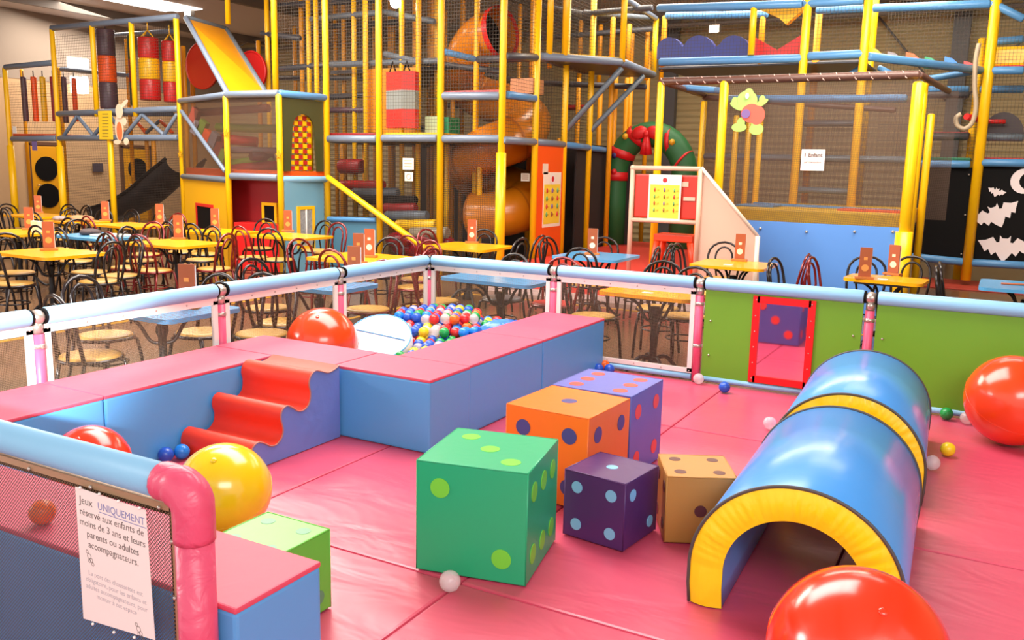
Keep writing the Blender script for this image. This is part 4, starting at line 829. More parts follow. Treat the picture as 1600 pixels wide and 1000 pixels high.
# dark beams inside
for a, c, Y, m_ in (((434, 108), (512, 101), 12.6, DARKB), ((512, 101), (690, 95), 12.3, SLATE), ((434, 122), (570, 122), 13.6, DARKB), ((600, 84), (657, 97), 12.3, SLATE), ((657, 97), (788, 112), 12.6, DARKB), ((485, 30), (600, 19), 12.6, SLATE), ((600, 19), (680, 34), 12.6, SLATE), ((480, 44), (690, 30), 14, DARKB), ((510, 152), (572, 148), 13, DARKB), ((510, 172), (572, 172), 12.6, PUR), ((408, 52), (470, 60), 12.6, DARKB), ((434, 8), (590, 0), 13, DARKB), ((700, 165), (840, 168), 15, DARKB), ((590, 200), (700, 200), 14.5, DARKB), ((838, 8), (910, 22), 14, DARKB), ((910, 22), (1020, 12), 14, DARKB), ((840, 60), (1020, 45), 16, DARKB), ((846, 130), (1010, 136), 15, DARKB), ((880, 168), (925, 168), 16, DRED)): by(T, a, c, Y, .05, m_)
for zd, Yb in ((1.98, 16.5), (3.2, 15.5)):
    xa = QY(512, 200, 12.6).x; b = MB(); b.box(((xa-8.2)/2, 14.2, zd-.06), (-8.2-xa, 3.0, .05)); build('inner_deck', b, DARKB, T)
b = MB(); b.box((-8.3, 15.2, .9), (4.6, .05, 2.1)); build('dark_wall_and_shade', b, DARK, T)  # dark sheet stands in for the shade inside the lower tower
b = MB(); b.box((XS-.04, 14.6, .9), (.03, 2.0, 2.1)); build('dark_wall_and_shade', b, DARK, T)
x5 = QY(509, 100, Y0).x; x6 = QY(592, 100, Y0).x; x7 = QY(689, 100, Y0).x; x8 = QY(786, 100, Y0).x; x4 = QY(429, 60, Y0).x
for xa, xb in ((x5, x6), (x6, x7), (x7, x8)):
    net(T, [(xa, Y0+.02, 1.97), (xb, Y0+.02, 1.97), (xb, Y0+.02, ZT), (xa, Y0+.02, ZT)]); net(T, [(xa, Y0+.02, GR), (xb, Y0+.02, GR), (xb, Y0+.02, 1.9), (xa, Y0+.02, 1.9)], NETM, 'lower_net')
net(T, [(x4, Y0+.02, 2.6), (x5, Y0+.02, 2.6), (x5, Y0+.02, ZT), (x4, Y0+.02, ZT)])
for i in range(3): net(T, [(XS, sp[i].y, 2.0), (XS, sp[i+1].y, 2.0), (XS, sp[i+1].y, ZT), (XS, sp[i].y, ZT)])
for Y in (12.6, 13.8): net(T, [(x5-1.5, Y, 2.0), (XS, Y, 2.0), (XS, Y, ZT), (x5-1.5, Y, ZT)], NET, 'inner_net')
# blue low wall, diagonal bar, soft stair rolls under the tower
wallq(T, (x5+.05, Y0-.02), (x6-.04, Y0-.02), GR, QY(550, 343, Y0).z, mat('teal blue panel', (70, 116, 140), .4), 'blue_wall'); by(T, (512, 342), (588, 344), Y0-.03, .04, BLUEB)
by(T, (511, 276), (664, 388), 10.95, .045, YEL)
rl = [(532, 260, 566, .13, DRED, 'dark red block roll at the top of the soft stairs', 12.4), (532, 289, 600, .08, RED, 'bright red roll on the soft stairs', 12.2), (552, 301, 622, .08, SLATE, 'upper slate roll on the soft stairs', 12.0), (560, 313, 650, .08, BLACK, 'black roll on the soft stairs', 11.9), (600, 325, 650, .08, DRED, 'lower dark red roll on the soft stairs', 11.8), (604, 337, 668, .08, SLATE, 'lower slate roll on the soft stairs', 11.7), (620, 352, 682, .09, YEL, 'yellow roll on the soft stairs', 11.6), (642, 364, 700, .09, mat('putty vinyl', (150, 140, 120), .4), 'putty coloured roll at the foot of the soft stairs', 11.5)]
for x0, y0_, x1, r_, m_, lb, Y in rl:
    b = MB(); p = QY(x0, y0_, Y); q = QY(x1, y0_, Y); b.tube([p, p+V(.02, 0, 0), q-V(.02, 0, 0), q], [r_*.8, r_, r_, r_*.8], 14); tag(build('foam_roll', b, m_), lb, 'foam roll', 'rolls of the soft stairs')
t = MB(); p = QY(655, 378, 11.5)
for i in range(7): t.sphere(p+V(random.uniform(-.5, .35), random.uniform(-.1, .3), random.uniform(-.15, .12)), random.uniform(.14, .24), 10, sc=(1.2, 1, .7))
tag(build('vinyl_heap', t, mat('crumpled red vinyl', (150, 20, 34), .25, bump=.8, bscale=6)), 'crumpled dark red vinyl heap under the diagonal yellow bar', 'cushion')
# notices on the tower net
for px, py, w, h, lb, tx in ((638, 256, .2, .17, 'square cream notice on the tower net, upper one', 'JEUX'), (639, 276, .15, .13, 'small cream notice with round symbol below the upper one', ''), (821, 277, .15, .12, 'small pale notice beside the orange panel', '')):
    Y = Y0-.05 if px < 800 else 12.2; p = QY(px, py, Y); t = thing('small_notice', lb, 'notice', tuple(p)); b = MB(); b.box(p, (w, .01, h)); build('paper', b, mat('cream paper', (232, 196, 160), .6), t)
    b = MB()
    if px == 639: b.tube([p+V(.04*math.cos(k*PI/10), -.008, .04*math.sin(k*PI/10)) for k in range(20)], .004, 5, True)
    else:
        for k in range(3): b.box(p+V(0, -.007, h*.28-k*h*.25), (w*.7, .003, .012))
    build('print', b, mat('faded print', (176, 140, 116), .6), t)
# punching panel with hanging red and grey cushion
ybox(T, 'amber_board', mat('amber board', (214, 140, 10), .45), 571, 106, 655, 207, 12.3, .04)
t = thing('hanging_cushion', 'red and grey banded corner cushion hanging on two black straps', 'cushion', tuple(QY(626, 200, 11.8)))
A = QY(605, 113, 11.75); Bq = QY(649, 117, 11.75); zt = A.z; zb = QY(626, 200, 11.75).z; mx_ = QY(628, 115, 11.6); h = (zt-zb)
for i, m_ in enumerate((mat('red net vinyl', (206, 50, 44), .4), mat('grey green vinyl', (140, 150, 148), .4), mat('red net vinyl', (206, 50, 44), .4))):
    z1 = zt-h*(i/3); z0_ = zt-h*((i+1)/3); b = MB(); b.prism([(A.x, 11.85), (A.x, 11.72), (mx_.x, 11.6), (Bq.x, 11.74), (Bq.x, 11.85)], (0, 0, z0_), (1, 0, 0), (0, 1, 0), (0, 0, z1-z0_)); build('colour_band', b, m_, t)
for dx in (.2, .7):
    X = A.x+(Bq.x-A.x)*dx; b = MB(); b.tube([(X-.06, 11.75, zt), (X, 11.75, zt+.16), (X+.06, 11.75, zt)], .014, 6); build('strap', b, BLACK, t)
for px0, px1, py0, py1, m_, Y, lb in ((665, 684, 182, 209, mat('pale green block', (164, 184, 150), .5), 12.0, 'pale green foam cube on the yellow deck'), (691, 702, 183, 210, mat('deep green block', (20, 130, 90), .5), 12.2, 'deep green foam cube right of the pale one'), (798, 834, 123, 147, mat('tan block', (190, 130, 84), .5), 12.0, 'tan foam box on the upper deck left of the orange panel')):
    a = QY(px0, py1, Y); c = QY(px1, py1, Y); zt_ = QY(px0, py0, Y).z; b = MB(); b.box(((a.x+c.x)/2, Y+.15, (a.z+zt_)/2), (c.x-a.x, .35, zt_-a.z), bev=.01); tag(build('foam_cube', b, m_), lb, 'foam cube')
# cantilevered deck with braces
D = fr('overhanging grey deck of the tower with two slanting braces', G(950, 105, 3.2), 'overhanging_deck', 'play deck')
dz = 3.2; c4 = [G(842, 88, dz), G(972, 97, dz), G(1021, 117, dz), G(880, 128, dz)]
c4 = [Vector((v.x, v.y, dz)) for v in c4]
c4[3] = c4[0]+(c4[2]-c4[1])
for i in range(4): bm_(D, c4[i], c4[(i+1) % 4], .06, GREYB)
b = MB(); b.slab(c4, (0, 0, .05)); build('deck_board', b, DARKB, D)
b = MB(); b.slab([v+V(0, 0, .09) for v in [c4[0]*.9+c4[2]*.1, c4[1]*.9+c4[3]*.1, c4[2]*.9+c4[0]*.1, c4[3]*.9+c4[1]*.1]], (0, 0, .07)); build('deck_pad', b, YEL, D)
for f_, hi, top in ((.12, 0, ZT), (.30, 0, ZT), (1.0, 0, ZT)):
    p = c4[0].lerp(c4[1], f_); b = MB(); b.tube([p, (p.x, p.y, ZT)], .048, 12); build('post', b, YEL, D)
p = c4[2]; ztp = 4.15; b = MB(); b.tube([p, (p.x, p.y, ztp)], .048, 12); build('post', b, YEL, D)
p = c4[1].lerp(c4[2], .5)
bm_(D, (c4[2].x, c4[2].y, ztp), (c4[1].x, c4[1].y, ztp), .045, GREYB); bm_(D, (c4[2].x, c4[2].y, ztp), (c4[3].x, c4[3].y, ztp), .045, SLATE)
for i in range(2): net(D, [c4[i], c4[i+1], c4[i+1]+V(0, 0, 1.68), c4[i]+V(0, 0, 1.68)])
q1 = QX(884, 203, XS); bm_(D, G(972, 106, 3.12), q1, .045, SLATE, name='brace'); q2 = QX(921, 206, XS); bm_(D, G(1006, 118, 3.12), q2, .045, SLATE, name='brace')
# orange panel with ice cream poster
OP = fr('tall orange panel between two yellow posts holding a yellow poster', (XS, (sp[1].y+sp[2].y)/2), 'poster_partition', 'panel')
b = MB(); ya, yb = sp[1].y+.05, sp[2].y-.05; zt = 1.9; b.box((XS, (ya+yb)/2, (GR+zt)/2), (.04, yb-ya, zt-GR)); build('panel_board', b, ORANGE, OP)
def poster(o, u, up, nrm, w, h, label, badge=True):
    t = thing('ice_cream_poster', label, 'poster', tuple(o)); o = Vector(o); u = Vector(u); up = Vector(up); nrm = Vector(nrm)
    def bx(cx, cy, ww, hh, d, m_, name):
        b = MB(); c_ = o+u*cx+up*cy+nrm*d; b.slab([c_-u*ww/2-up*hh/2, c_+u*ww/2-up*hh/2, c_+u*ww/2+up*hh/2, c_-u*ww/2+up*hh/2], nrm*.003); return build(name, b, m_, t)
    bx(0, 0, w, h, .004, mat('poster white', (238, 232, 214), .5), 'poster_sheet'); bx(0, -h*.08, w*.9, h*.72, .006, mat('poster yellow', (240, 214, 60), .5), 'yellow_field')
    b = MB(); b.disc(o+up*h*.38+nrm*.008, nrm, w*.14, .002); build('round_badge', b, WHITE, t)
    b = MB(); b.disc(o+up*h*.38+nrm*.011, nrm, w*.07, .002, n=12); build('badge_mark', b, RED, t)
    pc = [mat('poster red', (206, 70, 60), .5), mat('poster brown', (150, 84, 60), .5), mat('poster green', (110, 170, 110), .5), mat('poster violet', (130, 100, 170), .5)]
    for i in range(3):
        for j in range(4):
            b = MB(); c_ = o+u*(i-1)*w*.3+up*(h*.17-j*h*.145)+nrm*.009; b.tube([c_-up*h*.045, c_, c_+up*h*.045], [w*.03, w*.055, w*.02], 8, sq=.4); build('printed_ice', b, pc[(i*3+j*2) % 4], t)
    b = MB()
    for i in range(3):
        for j in range(4): b.box(o+u*((i-1)*w*.3+w*.1)+up*(h*.17-j*h*.145)+nrm*.009, (.02, .02, .02))
    build('price_marks', b, mat('poster gold', (226, 190, 40), .5), t); return t
pc_ = QX(862, 312, XS+.02); poster(pc_, (0, 1, 0), (0, 0, 1), (1, 0, 0), .62, .85, 'yellow ice cream poster with rows of lollies on the tall orange panel')
pc_ = QX(852, 264, XS+.02); b = MB(); b.box(pc_, (.008, .18, .16)); tag(build('small_notice', b, mat('cream paper', (232, 196, 160), .6)), 'small white notice above the left corner of the orange panel poster', 'notice')
# ---- spiral slide
sl = thing('spiral_slide', 'amber spiral tube slide with red rimmed mouth inside the tower', 'slide', tuple(QY(780, 390, 13)))
SLM = mat('amber slide plastic', (208, 124, 16), .28, coat=.3); SLD = SLM
ctr = [QY(782, 50, 12.6), QY(752, 62, 12.7), QY(730, 92, 13.0), QY(722, 125, 13.5), QY(752, 152, 13.9), QY(800, 168, 13.8), QY(826, 190, 13.3), QY(808, 215, 12.7), QY(765, 232, 12.4), QY(735, 252, 12.7), QY(740, 275, 13.3), QY(785, 290, 13.7), QY(828, 305, 13.3), QY(815, 325, 12.7), QY(775, 335, 12.4), QY(738, 337, 12.3)]
cs = cat_rom(ctr, 5)
b = MB(); b.tube(cs, [.37]*len(cs), 22, cap=False); build('slide_tube', b, SLD, sl)
def ring(o_, i, m_, r_, w_, nm):
    a = cs[i]; d = (cs[min(i+1, len(cs)-1)]-cs[max(i-1, 0)]).normalized(); b = MB(); b.tube([a-d*w_, a+d*w_], r_, 22, cap=False); build(nm, b, m_, sl)
ring(sl, 0, RED, .40, .05, 'red_mouth_rim')
for i in (8, 16, 26, 36, 46, 56, 66): ring(sl, i, mat('amber seam', (176, 98, 14), .4), .385, .018, 'joint_band')
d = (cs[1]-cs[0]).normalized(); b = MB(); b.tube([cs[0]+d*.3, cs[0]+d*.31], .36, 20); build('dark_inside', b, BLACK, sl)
d = (cs[-1]-cs[-2]).normalized(); b = MB(); b.tube([cs[-1]-d*.02, cs[-1]+d*.05], [.39, .3], 20); build('end_cap', b, mat('amber seam', (176, 98, 14), .4), sl)
# ---- right wing
RY = 13.5
Rr = fr('right wing of the climbing frame with blue beams high above the trampoline', QY(1300, 300, 14.2))
for px in (1258, 1352): vp(Rr, px, 60, RY, GR, ZT, r=.06)
vp(Rr, 1276, 70, 14.8, GR, 4.2, m=ORA, r=.055); vp(Rr, 1362, 70, 14.8, GR, 4.4, m=YEL, r=.055); vp(Rr, 1175, 25, RY, (0,), (0,)) if 0 else None
vp(Rr, 1175, 60, RY, 3.25, (8,), r=.05); vp(Rr, 1190, 60, 14.8, 3.25, 4.1, m=ORA); vp(Rr, 1038, 50, 14.8, 3.2, 4.1, m=ORA)
for a, c, Y in (((1027, 13), (1254, 6), RY), ((1275, 16), (1350, 13), 14.6), ((1364, 13), (1548, 6), 14.6), ((1030, 97), (1255, 91), RY), ((1262, 88), (1350, 84), RY), ((1040, 25), (1200, 22), 14.8), ((1255, 6), (1350, 0), RY)): by(Rr, a, c, Y, .06, BLUEB)
by(Rr, (1030, 108), (1350, 98), 14.8, .05, DARKB)
pE = QY(1533, 110, 15.6); bm_(Rr, QY(1356, 88, RY), pE, .06, BLUEB); bm_(Rr, QY(1440, 125, 15.6), pE, .05, BLUEB); by(Rr, (1320, 122), (1345, 105), RY+.4, .04, BLUEB); by(Rr, (1372, 105), (1402, 120), RY+.4, .04, BLUEB)
vp(Rr, 1546, 100, 15.6, GR+.1, ZT, r=.075); vp(Rr, 1520, 200, 16.6, GR, (60,), r=.06)
for a, c, Y, m_ in (((1541, 110), (1600, 110), 15.6, BLUEB), ((1548, 4), (1600, 30), 15.6, BLUEB), ((1548, 66), (1600, 61), 16.4, BLUEB), ((1445, 140), (1515, 140), 16.4, BLUEB), ((1445, 148), (1515, 148), 16.4, DARKB), ((1530, 140), (1600, 139), 16.6, BLUEB), ((1435, 214), (1514, 213), 16.0, DARKB), ((1526, 214), (1600, 215), 16.0, SLATE), ((1434, 256), (1516, 257), 15.6, BLUEB), ((1524, 254), (1605, 255), 15.6, BLUEB), ((1424, 401), (1512, 410), 15.62, BLUEB), ((1512, 410), (1605, 415), 15.62, BLUEB)): by(Rr, a, c, Y, .06, m_)
ybox(Rr, 'deck_pad', RED, 1262, 82, 1345, 84, RY+.05, 1.0) if 0 else None
ybox(Rr, 'deck_underside', DARKB, 1032, 100, 1350, 103, RY+.06, 1.3)
for x0, x1, m_ in ((1434, 1516, mat('green strip', (20, 120, 84), .5)), (1524, 1604, RED)): ybox(Rr, 'top_strip', m_, x0, 246, x1, 251, 15.7, .6)
ybox(Rr, 'top_strip', RED, 1541, 102, 1604, 105, 15.7, .6); ybox(Rr, 'top_strip', DRED, 1436, 206, 1514, 209, 16.1, .6)
xa = QY(1030, 50, RY).x; xb = QY(1352, 50, RY).x; net(Rr, [(xa, RY+.05, 3.2), (xb, RY+.05, 3.2), (xb, RY+.05, ZT), (xa, RY+.05, ZT)])
xc = QY(1440, 50, 15.6).x; net(Rr, [(xb, 15.7, 1.8), (3.5, 15.7, 1.8), (3.5, 15.7, ZT), (xb, 15.7, ZT)])
ybox(Rr, 'yellow_hood', YEL, 1541, 72, 1606, 104, 16.0, .8, None, .05)
bk = BLACK
ybox(Rr, 'black_board', bk, 1420, 261, 1513, 402, 15.66, .03); bb = ybox(Rr, 'black_board', bk, 1516, 261, 1640, 416, 15.66, .03)
# bats and moon on the black board
BW = mat('white bat paint', (228, 214, 216), .5)
bat = [(-1, .25), (-.72, .28), (-.45, .42), (-.3, .2), (-.2, .22), (-.2, .5), (-.1, .38), (.1, .38), (.2, .5), (.2, .22), (.3, .2), (.45, .42), (.72, .28), (1, .25), (.82, 0), (.72, -.2), (.58, -.1), (.45, -.34), (.3, -.2), (.16, -.42), (0, -.6), (-.16, -.42), (-.3, -.2), (-.45, -.34), (-.58, -.1), (-.72, -.2), (-.82, 0)]
for px, py, s_, an in ((1569, 387, .37, 0), (1557, 336, .34, .45), (1557, 300, .13, -.25)):
    p = QY(px, py, 15.64); ca, sa = math.cos(an), math.sin(an); b = MB(); b.prism([((x*ca-y*sa)*s_, (x*sa+y*ca)*s_) for x, y in bat], p, (1, 0, 0), (0, 0, 1), (0, .01, 0)); build('painted_bat', b, BW, bb)
p = QY(1601, 283, 15.64); b = MB(); mo = [(.19*math.cos(a), .19*math.sin(a)) for a in [PI*.25+k*PI*1.5/16 for k in range(17)]]+[(.06+.13*math.cos(a), .0+.13*math.sin(a)) for a in [PI*1.72-k*PI*1.44/12 for k in range(13)]]; b.prism(mo, p, (1, 0, 0), (0, 0, 1), (0, .01, 0)); build('painted_moon', b, BW, bb)
b = MB()
for px, py in ((1514, 273), (1531, 273), (1508, 336), (1526, 336), (1502, 397), (1518, 400)): b.sphere(QY(px, py, 15.63), .014, 8)
build('board_bolts', b, ZINC, Rr)
# wavy blue panel, red vee panel, fins
def silh(name, pts, Y, d, m_, label, cat):
    b = MB(); P = [QY(x, y, Y) for x, y in pts]; b.prism([(p.x, p.z) for p in P], (0, Y, 0), (1, 0, 0), (0, 0, 1), (0, d, 0)); return tag(build(name, b, m_), label, cat)
hum = [(1026, 92)]+[(1046-21*math.cos(PI*k/8), 82-24*math.sin(PI*k/8)) for k in range(1, 8)]+[(1064, 76)]+[(1092-24*math.cos(PI*k/8), 78-23*math.sin(PI*k/8)) for k in range(1, 8)]+[(1116, 75)]+[(1147-24*math.cos(PI*k/8), 77-22*math.sin(PI*k/8)) for k in range(1, 8)]+[(1170, 76), (1170, 90)]
silh('wavy_partition', hum, 13.75, .15, mat('cobalt vinyl', (42, 52, 128), .4), 'cobalt blue wavy edged panel with three humps high on the right wing', 'panel')
silh('notched_partition', [(1172, 88), (1176, 56), (1214, 78), (1256, 52), (1256, 87)], 13.75, .15, RED, 'red panel with vee notch beside the blue wavy panel', 'panel')
silh('hanging_triangle', [(1180, 8), (1258, 6), (1258, 12), (1228, 38), (1217, 28), (1182, 12)], 13.8, .15, YEL, 'yellow triangle panel hanging above the red vee panel', 'panel')
for i, (x, y, m_, nm) in enumerate(((1366, 80, YEL, 'yellow'), (1395, 86, mat('grey fin', (140, 130, 136), .5), 'grey'), (1424, 87, ORANGE, 'orange'), (1453, 94, GREENV, 'green'), (1484, 94, mat('blue fin', (64, 130, 206), .5), 'blue'), (1514, 101, RED, 'red'))):
    Y = 13.7+i*.36; silh('foam_fin', [(x-10, y+12), (x-8, y-6), (x+4, y-3), (x+12, y+4), (x+11, y+14)], Y, .12, m_, nm+' foam fin on the sloping blue beam of the right wing', 'foam fin')['group'] = 'foam fins on the sloping beam'
b = MB(); P = [QY(x, y, 15.3) for x, y in ((1530, 68), (1527, 80), (1524, 100), (1523, 135), (1525, 165), (1520, 190), (1508, 201), (1496, 196), (1494, 184), (1502, 178))]; b.tube(cat_rom(P, 5), .035, 10); tag(build('curved_pipe', b, mat('cream pipe', (176, 156, 130), .4)), 'cream curved pipe hanging beside the right hand yellow post', 'pipe')
silh('dome_cushion', [(1538, 212)]+[(1569-31*math.cos(PI*k/12), 206-31*math.sin(PI*k/12)) for k in range(13)]+[(1602, 212)], 16.1, .5, mat('near black plum', (48, 28, 36), .5), 'dark dome shaped cushion on the right wing shelf', 'cushion')
b = MB(); b.tube([QY(1538, 190, 15.95), QY(1572, 190, 15.95)], .035, 8); b.tube([QY(1510, 182, 15.5), QY(1538, 190, 15.95)], .05, 8); tag(build('red_rod', b, RED), 'short red rod in front of the dark dome cushion', 'rod')
# ---- trampoline cage
TY_ = 11.6
K = fr('trampoline cage with yellow posts, fine brown net and light blue base', QY(1280, 350, 12.6), 'trampoline_cage', 'trampoline')
k1 = vp(K, 1128, 200, TY_, GR, (126,), r=.058); k2 = vp(K, 1424, 250, TY_, GR, (128,), r=.068, sleeve=1.05); k0 = vp(K, 1030, 200, TY_+.0, GR, (128,), r=.05)
b_ = 14.0; k3 = vp(K, 1098, 200, b_, GR, (158,), r=.05, m=YEL); k4 = vp(K, 1437, 200, 12.6, GR, (130,), r=.055); k5 = vp(K, 1443, 300, 13.6, GR, (178,), r=.05)
for px, py, Y in ((1148, 230, 13.6), (1168, 230, 13.8), (1184, 250, 13.2)): vp(K, px, py, Y, GR, (180,), r=.045, m=YEL)
zt_ = QY(1128, 125, TY_).z; bm_(K, (k0.x, TY_, zt_), (k2.x, TY_, zt_), .05, BROWNB); bm_(K, (k0.x, TY_, zt_), (k3.x, b_, zt_), .04, BROWNB); bm_(K, (k2.x, TY_, zt_), (k4.x+.2, b_, zt_), .04, BROWNB)
by(K, (1132, 155), (1418, 154), TY_+.06, .05, BLUEB); by(K, (1060, 136), (1130, 142), 12.8, .045, BLUEB); by(K, (1098, 152), (1400, 172), b_, .04, BROWNB)
by(K, (1255, 193), (1338, 193), 13.9, .045, DARKB); by(K, (1100, 244), (1418, 250), 14.0, .05, SLATE); by(K, (1245, 296), (1330, 300), 13.9, .045, SLATE)
zb1 = QY(1290, 350, TY_).z; zl = QY(1200, 330, 12.0).z
b = MB(); b.box(((k1.x+k2.x)/2+.12, TY_, (GR+zb1)/2), (k2.x-k1.x-.35, .04, zb1-GR)); build('blue_base_panel', b, mat('cornflower panel', (88, 142, 216), .4), K)
b = MB(); b.box(((k1.x+k2.x)/2, (TY_+b_)/2+.1, zb1+.06), (k2.x-k1.x-.1, b_-TY_-.15, .2), bev=.03); build('yellow_pad', b, mat('ochre pad', (232, 180, 10), .4, bump=.1), K)
b = MB(); b.box((k2.x-.45, TY_+.45, zb1+.17), (.75, .45, .03), bev=.01); build('orange_pad', b, ORANGE, K); b = MB(); b.box((k1.x+.4, TY_+.6, zb1+.17), (.5, .5, .03), bev=.01); build('blue_pad', b, BLUEB, K)
by(K, (1176, 321), (1416, 334), TY_+1.0, .05, BLUEB)
for q in ([(k1.x, TY_, zb1), (k2.x, TY_, zb1), (k2.x, TY_, zt_), (k1.x, TY_, zt_)], [(k3.x, b_, zb1), (k2.x+.3, b_, zb1), (k2.x+.3, b_, zt_), (k3.x, b_, zt_)], [(k1.x, TY_, zb1), (k3.x, b_, zb1), (k3.x, b_, zt_), (k1.x, TY_, zt_)]): net(K, q, NETF)
b = MB()
b.tube([(k0.x+(k2.x-k0.x)*i/68, TY_+.057*math.cos(i*PI/2+2.2), zt_+.057*math.sin(i*PI/2+2.2)) for i in range(69)], .007, 5)
build('net_lacing', b, mat('pale lace', (190, 160, 150), .5), K)
b = MB()
for px in (1188, 1260, 1335, 1395): b.sphere(QY(px, 362 if px > 1250 else 357, TY_-.03), .018, 8)
build('panel_bolts', b, ZINC, K)
p = QY(1270, 250, TY_-.03); t = thing('trampoline_notice', 'white notice with black writing on the trampoline net', 'notice', tuple(p)); b = MB(); b.box(p, (.28, .01, .26)); build('paper', b, mat('pinkish paper', (244, 222, 218), .5), t)
text_mesh('printed_text', '1 Enfant', .068, p+V(0, -.01, .04), (1, 0, 0), (0, 0, 1), mat('dark print', (110, 96, 92), .6), t, bold=.0015); text_mesh('printed_text', 'par trampoline', .034, p+V(0, -.01, -.035), (1, 0, 0), (0, 0, 1), mat('dark print', (110, 96, 92), .6), t)
# cut-out boards
BK = [0]
def blob(b, c, r, sx, sy, an, mi, Y, th=.012, dy=0):
    BK[0] = (BK[0]+1) % 16; dy += BK[0]*.0011
    ca, sa = math.cos(an), math.sin(an); pl = [((r*sx*math.cos(k*PI/10))*ca-(r*sy*math.sin(k*PI/10))*sa, (r*sx*math.cos(k*PI/10))*sa+(r*sy*math.sin(k*PI/10))*ca) for k in range(20)]
    p = QY(c[0], c[1], Y); b.prism(pl, (p.x, Y-dy, p.z), (1, 0, 0), (0, 0, 1), (0, th, 0), mi)
b = MB(); Y = TY_-.06
for c, r_, sx, sy, an, mi, dy in (((1167, 158), .12, 1.1, 1.1, 0, 0, .0), ((1170, 147), .06, 1, 1.2, 0, 0, 0), ((1151, 166), .06, 1.6, .6, -.5, 0, 0), ((1148, 159), .05, .8, 1.2, 0, 0, 0), ((1188, 162), .06, 1.8, .6, .5, 0, 0), ((1191, 156), .05, .8, 1.1, 0, 0, 0), ((1174, 177), .13, 1, .9, 0, 1, .004), ((1183, 180), .10, 1, 1.2, 0, 1, .006), ((1158, 192), .05, 1, 1.4, 0, 0, .0), ((1155, 199), .08, 1.2, .7, 0, 0, 0), ((1180, 194), .05, 1, 1.4, 0, 0, 0), ((1182, 202), .09, 1, .8, 0, 0, 0), ((1168, 150), .028, .8, 1.3, 0, 2, .01), ((1166, 178), .07, .8, .8, 0, 3, .012)): blob(b, c, r_, sx, sy, an, mi, Y, .012, dy)
tag(build('animal_cutout', b, [mat('pale green paint', (158, 196, 96), .5), mat('coral paint', (226, 90, 70), .5), WHITE, mat('violet paint', (120, 90, 150), .5)]), 'green cartoon animal cut-out in red shirt at the top of the trampoline net', 'cut-out')
b = MB(); Y = Y0-.09
for c, r_, sx, sy, an, mi, dy in (((187, 174), .12, .8, 1.1, 0, 0, 0), ((194, 162), .08, 1.4, .5, .6, 0, 0), ((186, 200), .16, .7, 1.5, 0, 0, 0), ((187, 205), .11, .7, 1.5, 0, 1, .004), ((183, 222), .08, 1.2, .5, 0, 0, 0), ((197, 221), .08, .8, .8, 0, 0, 0), ((194, 190), .06, 1, 1.2, 0, 0, 0)): blob(b, c, r_, sx, sy, an, mi, Y, .012, dy)
tag(build('animal_cutout', b, [mat('cream paint', (240, 214, 186), .5), mat('apricot paint', (226, 120, 70), .5)]), 'cream cartoon animal cut-out in orange dungarees on the left wing beam', 'cut-out')
ysg = thing('rules_board', 'yellow rules board with lines of print on the left wing beam', 'sign', tuple(QY(165, 195, Y0-.08)))
ybox(ysg, 'board', mat('lemon board', (238, 200, 40), .5), 154, 173, 175, 218, Y0-.09, .012)
b = MB()
for i in range(8): b.box(QY(164.5, 178+i*5, Y0-.095), (.17, .004, .012))
build('print_lines', b, mat('grey print', (150, 130, 60), .6), ysg)
for px, py, w, h, m_, lb in ((23, 203, .11, .14, WHITE, 'small white notice on the leftmost yellow post'), (54, 228, .15, .18, mat('lilac paper', (120, 100, 160), .6), 'lilac notice hanging below the leftmost beam')):
    b = MB(); b.box(QY(px, py, Y0-.062), (w, .01, h)); tag(build('small_notice', b, m_), lb, 'notice')
# ---- red platform, game booth, arch and figure
PF = fr('low red platform with white foot strip under the green arch', (-4.6, 13.5), 'low_platform', 'platform')
b = MB(); b.box((-4.65, 13.3, .02), (3.2, 5.4, .34), bev=.015); build('platform_block', b, mat('coral red vinyl', (214, 62, 52), .45), PF)
b = MB(); b.box((-4.65, 10.585, GR+.04), (3.2, .03, .08)); build('white_foot_strip', b, mat('pale strip', (224, 196, 190), .5), PF)
PKF = mat('pinkish beige board', (218, 176, 154), .45)
B2 = thing('game_booth', 'booth with red box, ice cream poster and slanting pinkish side board', 'booth', tuple(G(1050, 480, GR)))
BYY = 10.85; pz = lambda x, y: QY(x, y, BYY)
for a, c in (((989, 262), (976, 400)), ((1095, 264), (1087, 440))):
    A_ = pz(*a); C_ = pz(*c); b = MB(); b.tube([A_, (A_.x, BYY, .19)], .03, 10); build('booth_post', b, PKF, B2)
b = MB(); b.tube([pz(989, 262), pz(1095, 264)], .03, 10); b.sphere(pz(989, 262), .036, 10); build('top_bar', b, PKF, B2); b = MB(); b.tube([pz(985, 343), pz(1090, 348)], .028, 10); build('shelf_bar', b, PKF, B2)
A_ = pz(992, 272); C_ = pz(1088, 344); b = MB(); b.box(((A_.x+C_.x)/2, BYY+.15, (A_.z+C_.z)/2), (C_.x-A_.x, .28, A_.z-C_.z), bev=.02); build('red_box', b, mat('vermilion box', (204, 44, 24), .4), B2)
b = MB(); q_ = pz(1077, 311); b.box(q_+V(0, 0, 0), (.15, .012, .045)); q_ = pz(1071, 288); b.box(q_, (.08, .012, .06)); build('box_label', b, PKF, B2)
b = MB(); tri = [pz(1096, 262), pz(1184, 369), pz(1184, 440), pz(1087, 440)]; tri[2].z = GR+.35; tri[3].z = GR+.35; b.prism([(p.x, p.z) for p in tri], (0, BYY+.02, 0), (1, 0, 0), (0, 0, 1), (0, .04, 0)); build('side_board', b, PKF, B2)
b = MB(); b.tube([tri[0]+V(0, .0, 0), tri[1]], .022, 8); b.tube([tri[1], (tri[1].x, BYY, GR)], .028, 8); build('board_edge', b, mat('pale edge', (228, 206, 190), .4), B2)
